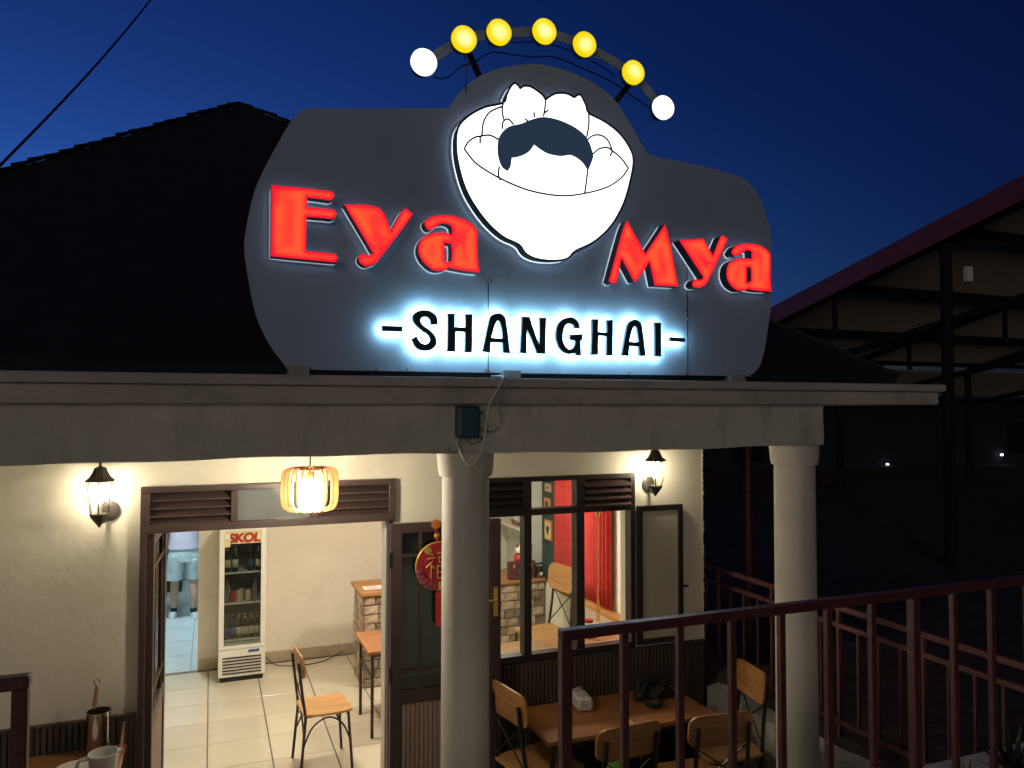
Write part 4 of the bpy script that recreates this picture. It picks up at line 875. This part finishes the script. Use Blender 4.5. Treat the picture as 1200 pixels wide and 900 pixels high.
me = bpy.data.meshes.new('body'); me.from_pydata(jv, je, []); po = link('body', me, m_skin, PE, local=True)
sk = po.modifiers.new('skin', 'SKIN'); sk.use_smooth_shade = True
for i, v in enumerate(me.skin_vertices[0].data if me.skin_vertices else []): v.radius = (jr_[i], jr_[i]); v.use_root = i == 0
if not me.skin_vertices:
    bm = bmesh.new(); bm.from_mesh(me); ly = bm.verts.layers.skin.verify()
    for i, v in enumerate(bm.verts): v[ly].radius = (jr_[i], jr_[i]); v[ly].use_root = i == 0
    bm.to_mesh(me); bm.free()
sb = po.modifiers.new('sub', 'SUBSURF'); sb.levels = 1; sb.render_levels = 2
m_short = M('heather_grey_shorts', (.42, .50, .53), .9, var=.18, scale=7, bump=.5, bscale=12)
so = MB(); loft(so, [(0, 0, 1.0, .165, .125), (0, 0, .93, .19, .15), (0, 0, .84, .205, .16), (0, 0, .78, .21, .155)], 20)
for s_ in (-1, 1): loft(so, [(s_*.098, 0, .86, .11, .15), (s_*.105, 0, .76, .112, .145), (s_*.118, 0, .62, .108, .122), (s_*.122, .005, .535, .112, .118), (s_*.122, .005, .53, .10, .106)], 18)
shorts = so.build('shorts', m_short, PE, local=True, smooth=True)
MB().box(.10, .15, -.172, -.166, .80, .825).build('badge', m_paper, shorts, local=True)
so = MB(); loft(so, [(0, 0, .955, .205, .165), (0, 0, 1.0, .20, .16), (0, 0, 1.12, .19, .15), (0, 0, 1.30, .205, .155), (0, 0, 1.42, .19, .12), (0, 0, 1.48, .08, .07)], 22)
for s_ in (-1, 1): so.tube([(s_*.15, 0, 1.41), (s_*.20, 0, 1.34), (s_*.235, -.005, 1.20)], [.075, .075, .07], 12)
so.build('shirt', M('pale_lilac_shirt', (.50, .46, .55), .85, var=.1, bump=.3, bscale=9), PE, local=True, smooth=True)
for s_ in (-1, 1):
    so = MB(); fy = -.07*s_; loft(so, [(s_*.135, .055+fy, .0, .05, .145), (s_*.135, .055+fy, .03, .052, .148), (s_*.133, .05+fy, .06, .045, .13), (s_*.125, .0+fy, .095, .04, .065)], 18)
    sho = so.build('shoe', M('white_trainer', (.70, .72, .72), .5, var=.1), PE, local=True, smooth=True)
    MB().lathe([(.042, .09), (.043, .14), (.040, .15)], (s_*.12, -.01+fy, 0), 16).build('sock', m_dark, PE, local=True)
so = MB(); loft(so, [(0, -.035, 1.55, .075, .05), (0, -.02, 1.62, .098, .085), (0, 0, 1.70, .098, .10), (0, .015, 1.76, .075, .085), (0, .02, 1.785, .03, .03)], 18)
so.build('hair', m_dark, PE, local=True, smooth=True)
for s_ in (-1, 1):
    MB().lathe([(.004, -.006), (.02, 0), (.012, .006)], (s_*.085, .02, 1.61), 10, axis='x').build('ear', m_skin, PE, local=True)
    MB().lathe([(.010, .098), (.008, .104)], (s_*.03, 0, 1.62), 8, axis='y').build('eye', m_dark, PE, local=True)
MB().lathe([(.016, 1.57), (.010, 1.60), (.006, 1.63)], (0, .10, 0), 8).build('nose', m_skin, PE, local=True)
MB().box(-.022, .022, .092, .099, 1.545, 1.552).build('mouth', m_redp, PE, local=True)
# shelf and crates in the back room
bs = empty('stock_shelf', (-.78, 12.6, 0), label='brown stock shelf in the back room beyond the door leaf', cat='shelf')
for x in (-1.05, -.62): MB().box(x, x+.025, 12.4, 12.8, 0, 1.9).build('upright', m_woodx, bs)
for z in (.3, .8, 1.3, 1.87): MB().box(-1.024, -.621, 12.41, 12.79, z, z+.02).build('board', m_woodx, bs)
for z, c, nm in ((.321, (.35, .02, .03), 'red'), (.821, (.02, .025, .03), 'black'), (1.321, (.03, .2, .08), 'green')):
    o = MB().box(-.98, -.66, 12.43, 12.75, z, z+.33).box(-.95, -.69, 12.424, 12.43, z+.20, z+.26).build('crate', M(nm+'_crate', c, .5), bevel=.01); tag(o, f'{nm} plastic crate on the stock shelf in the back room', 'crate')
rc = MB().box(-.60, -.42, 13.1, 13.4, .6, 1.05).build('red_box', M('pink_red_box', (.5, .05, .09), .5), bevel=.008); tag(rc, 'pinkish red box on the dark stand in the back room', 'box')
o = MB().box(-.62, -.40, 13.08, 13.42, .0, .599).box(-.58, -.44, 13.07, 13.08, .1, .5).build('dark_stand', m_black, bevel=.01); tag(o, 'dark blue-black stand below the pinkish red box', 'stand')

# ------------------------------------------------------------------ railings
def near_rail(name, xs, x0, x1, y, top, posts, label, m=m_redrail):
    r_ = empty(name, (x0, y, 1.28), label=label, cat='railing')
    MB().box(x0-.016, x1, y-.018, y+.018, top-.03, top).build('top_rail', m, r_, bevel=.004)
    MB().box(x0-.016, x1, y-.012, y+.012, 1.36, 1.385).build('bottom_rail', m, r_, bevel=.003)
    for k, x in enumerate(xs):
        h = .016 if k in posts else .0105
        if k in posts: MB().box(x-h, x+h, y-h, y+h, 1.28, top-.0301).build('post', m, r_, bevel=.003)
        else: MB().box(x-h, x+h, y-h, y+h, 1.3855, top-.0301).build('baluster', m, r_, bevel=.002)
near_rail('railing', [.944+.191*k for k in range(14)], .944, 3.45, 2.0, 2.222, (0, 7, 13), 'maroon steel railing on the upper terrace before the porch tables')
near_rail('railing', [-.392-.191*k for k in range(8)], -1.75, -.392+.018, 2.03, 2.25, (0, 7), 'maroon steel railing on the upper terrace near the tall table')
RX = 3.95
sr = empty('railing', (RX, 4.3, .7), label='faded maroon railing on the earth bank running back past the white column', cat='railing')
for z0, z1 in ((1.49, 1.525), (1.375, 1.405), (.735, .765)): MB().box(RX-.015, RX+.015, 2.52, 6.9, z0, z1).build('rail', m_redrail2, sr, bevel=.003)
k = 0; y = 2.575
while y < 6.9:
    big = k % 4 == 1
    MB().box(RX-.013 if big else RX-.008, RX+.013 if big else RX+.008, y-.012 if big else y-.007, y+.012 if big else y+.007, .58 if big else .7651, 1.489 if big else 1.3749).build('post' if big else 'baluster', m_redrail2, sr, bevel=.002)
    y += .165; k += 1
# low walls
lw = MB(); n = 24
for i in range(n+1):
    y = 2.52+2.56*i/n; d = random.uniform(-.012, .012)
    lw.v += [(3.61+d*.6, y, -.06), (3.615+d, y, .69+d*.8), (3.75, y, .70+d), (3.75, y, -.06)]
for i in range(n):
    for q in range(3): a = i*4+q; lw.f.append((a, a+1, a+5, a+4)); lw.mi.append(0)
lw.f += [(0, 1, 2, 3), (n*4, n*4+3, n*4+2, n*4+1)]; lw.mi += [0, 0]
tag(lw.build('low_wall', m_conc), 'rough pale low wall behind the porch chair, holding back the earth bank', 'wall')
o = MB().box(.95, 6.5, 2.121, 2.5, -.06, 1.30).build('terrace_ledge', M('pale_rough_concrete', (.50, .50, .48), .8, var=.1, bump=.6, dirt=(.35, .33, .3))); o['kind'] = 'structure'
m_agave = M('dark_green_leaf', (.03, .055, .03), .5, var=.3)
def agave(x, y, z, s, n, label, seed):
    random.seed(seed); g = empty('agave_plant', (x, y, z), label=label, cat='plant')
    for k in range(n):
        a = k*2.4+random.uniform(-.2, .2); tilt = .25+.95*(k/n)+random.uniform(-.08, .08); L_ = s*random.uniform(.8, 1.1)
        d = Vector((math.cos(a)*math.sin(tilt), math.sin(a)*math.sin(tilt), math.cos(tilt))); sd = Vector((-math.sin(a), math.cos(a), 0)); up = sd.cross(d)
        mb = MB()
        for i in range(6):
            t = i/5; wd = s*.085*(1-t)**.7*(1 if i else .7); p = Vector((x, y, z))+d*L_*t+Vector((0, 0, -.10*s*t*t*math.sin(tilt)))
            mb.v += [tuple(p-sd*wd), tuple(p-up*wd*.35), tuple(p+sd*wd), tuple(p+up*wd*.12)]
        for i in range(5):
            for q in range(4): mb.f.append((i*4+q, i*4+(q+1) % 4, i*4+4+(q+1) % 4, i*4+4+q)); mb.mi.append(0)
        mb.build('leaf', m_agave, g, smooth=False)
q = at(1187, 908, 2.3); agave(q.x, 2.3, 1.302, .21, 26, 'spiky dark agave growing on the pale terrace ledge', 3)
q = at(1133, 905, 2.32); agave(q.x, 2.32, 1.302, .10, 9, 'small spiky seedling on the pale terrace ledge', 5)
random.seed(11)

# ------------------------------------------------------------------ neighbours in the dark
m_matte = M('matte_dark_steel', (.02, .012, .012), .95, spec=.1)
SH = empty('open_shed', (9, 8, 0), label='big open shed with red fascia and corrugated roof on steel posts', cat='shed')
za = lambda y: 5.63 - (y-6.23)*(1.04/4.44)
def slope_box(name, x0, x1, y0, y1, dz0, dz1, m, parent=SH):
    v = [(x, y, za(y)+dz) for dz in (dz0, dz1) for y in (y0, y1) for x in (x0, x1)]
    return MB().add(v, [(0, 2, 3, 1), (4, 5, 7, 6), (0, 1, 5, 4), (2, 6, 7, 3), (0, 4, 6, 2), (1, 3, 7, 5)]).build(name, m, parent)
slope_box('fascia', 8.97, 9.0, 4.5, 13.4, -.30, .0, M('red_fascia', (.22, .03, .03), .5))
cs2 = MB(); n = 260
for i in range(n+1):
    x = 9.001+15*i/n; d = .022*math.cos(i*math.pi)
    for y in (4.5, 9.0, 13.4): cs2.v.append((x, y, za(y)-.03+d))
for i in range(n):
    for q in range(2): a = i*3+q; cs2.f.append((a, a+1, a+4, a+3)); cs2.mi.append(0)
o = cs2.build('corrugated_roof', M('zinc_sheet', (.75, .66, .56), .6, metal=0, var=.15), SH, smooth=False); o.modifiers.new('t', 'SOLIDIFY').thickness = .004
for y in (5.5, 7.4, 9.4, 11.4, 13.2): MB().box(9.05, 24, y-.04, y+.04, za(y)-.17, za(y)-.07).build('purlin', m_matte, SH)
for x in (9.15, 13.0, 17.0, 21.0):
    slope_box('rafter', x-.04, x+.04, 4.6, 13.3, -.30, -.18, m_matte)
    MB().add([(x-.04, 4.6, 4.55), (x+.04, 4.6, 4.55), (x+.04, 13.3, 3.0), (x-.04, 13.3, 3.0), (x-.04, 4.6, 4.45), (x+.04, 4.6, 4.45), (x+.04, 13.3, 2.9), (x-.04, 13.3, 2.9)], [(0, 1, 2, 3), (7, 6, 5, 4), (0, 4, 5, 1), (1, 5, 6, 2), (2, 6, 7, 3), (3, 7, 4, 0)]).build('truss_chord', m_matte, SH)
    for y in (5.5, 7.4, 9.4, 11.4): MB().box(x-.03, x+.03, y-.03, y+.03, za(y)-1.15+.06*(y-5.5), za(y)-.301).build('truss_strut', m_matte, SH)
    for y in (7.42, 13.25): MB().lathe([(.075, .0), (.075, za(y)-.3)], (x, y, 0), 14).build('post', m_matte, SH, smooth=True)
lo = MB(); n = 200
for i in range(n+1):
    x = 9.6+16*i/n; d = .022*math.cos(i*math.pi); lo.v += [(x, 13.5, 3.75+d), (x, 16.5, 3.2+d)]
for i in range(n): lo.f.append((2*i, 2*i+2, 2*i+3, 2*i+1)); lo.mi.append(0)
o = lo.build('lower_corrugated_roof', bpy.data.materials['zinc_sheet'], SH); o.modifiers.new('t', 'SOLIDIFY').thickness = .004
MB().box(9.4, 9.5, 7.3, 7.36, 4.55, 4.75).build('lamp_case', m_white, SH)
nh = empty('dark_house', (17, 18, 0), label='dark low house behind the open shed with two tiny lit lamps', cat='house')
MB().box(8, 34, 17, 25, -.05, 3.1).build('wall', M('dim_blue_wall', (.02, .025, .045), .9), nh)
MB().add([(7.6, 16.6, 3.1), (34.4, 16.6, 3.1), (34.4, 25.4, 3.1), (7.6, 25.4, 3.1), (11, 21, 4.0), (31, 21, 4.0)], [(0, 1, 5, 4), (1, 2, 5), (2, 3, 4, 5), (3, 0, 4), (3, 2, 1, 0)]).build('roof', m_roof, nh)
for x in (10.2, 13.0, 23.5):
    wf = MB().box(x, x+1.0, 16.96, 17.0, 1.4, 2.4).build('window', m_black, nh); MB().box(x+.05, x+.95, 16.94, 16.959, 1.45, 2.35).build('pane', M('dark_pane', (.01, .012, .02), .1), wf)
for i, (px_, py_) in enumerate(((1041, 544), (1175, 533))):
    q = at(px_, py_, 16.9); l_ = empty('far_lamp', (q.x, q.y, q.z), label=('tiny white lamp on the dark house wall nearest the white column', 'tiny white lamp on the dark house wall seen beyond the railing corner')[i], cat='lamp')
    MB().lathe([(.05, 0), (.05, .03)], (q.x, 16.965, q.z), 10, axis='y').build('holder', m_black, l_)
    MB().lathe([(.004, -.05), (.018+.012*i, -.03), (.022+.012*i, 0), (.02, .03)], (q.x, 16.93, q.z), 12, axis='y').build('bulb', emis('far_bulb', (.9, .95, 1), 7), l_, smooth=True)
p0, p1 = at(200, -31, 7), at(-60, 254, 3.4)
tag(MB().tube([tuple(p0.lerp(p1, t/12)+Vector((0, 0, -.06*math.sin(math.pi*t/12)))) for t in range(-6, 19)], .0065, 8).build('overhead_cable', m_black, smooth=True), 'black overhead cable slanting across the dusk sky above the roof', 'cable')
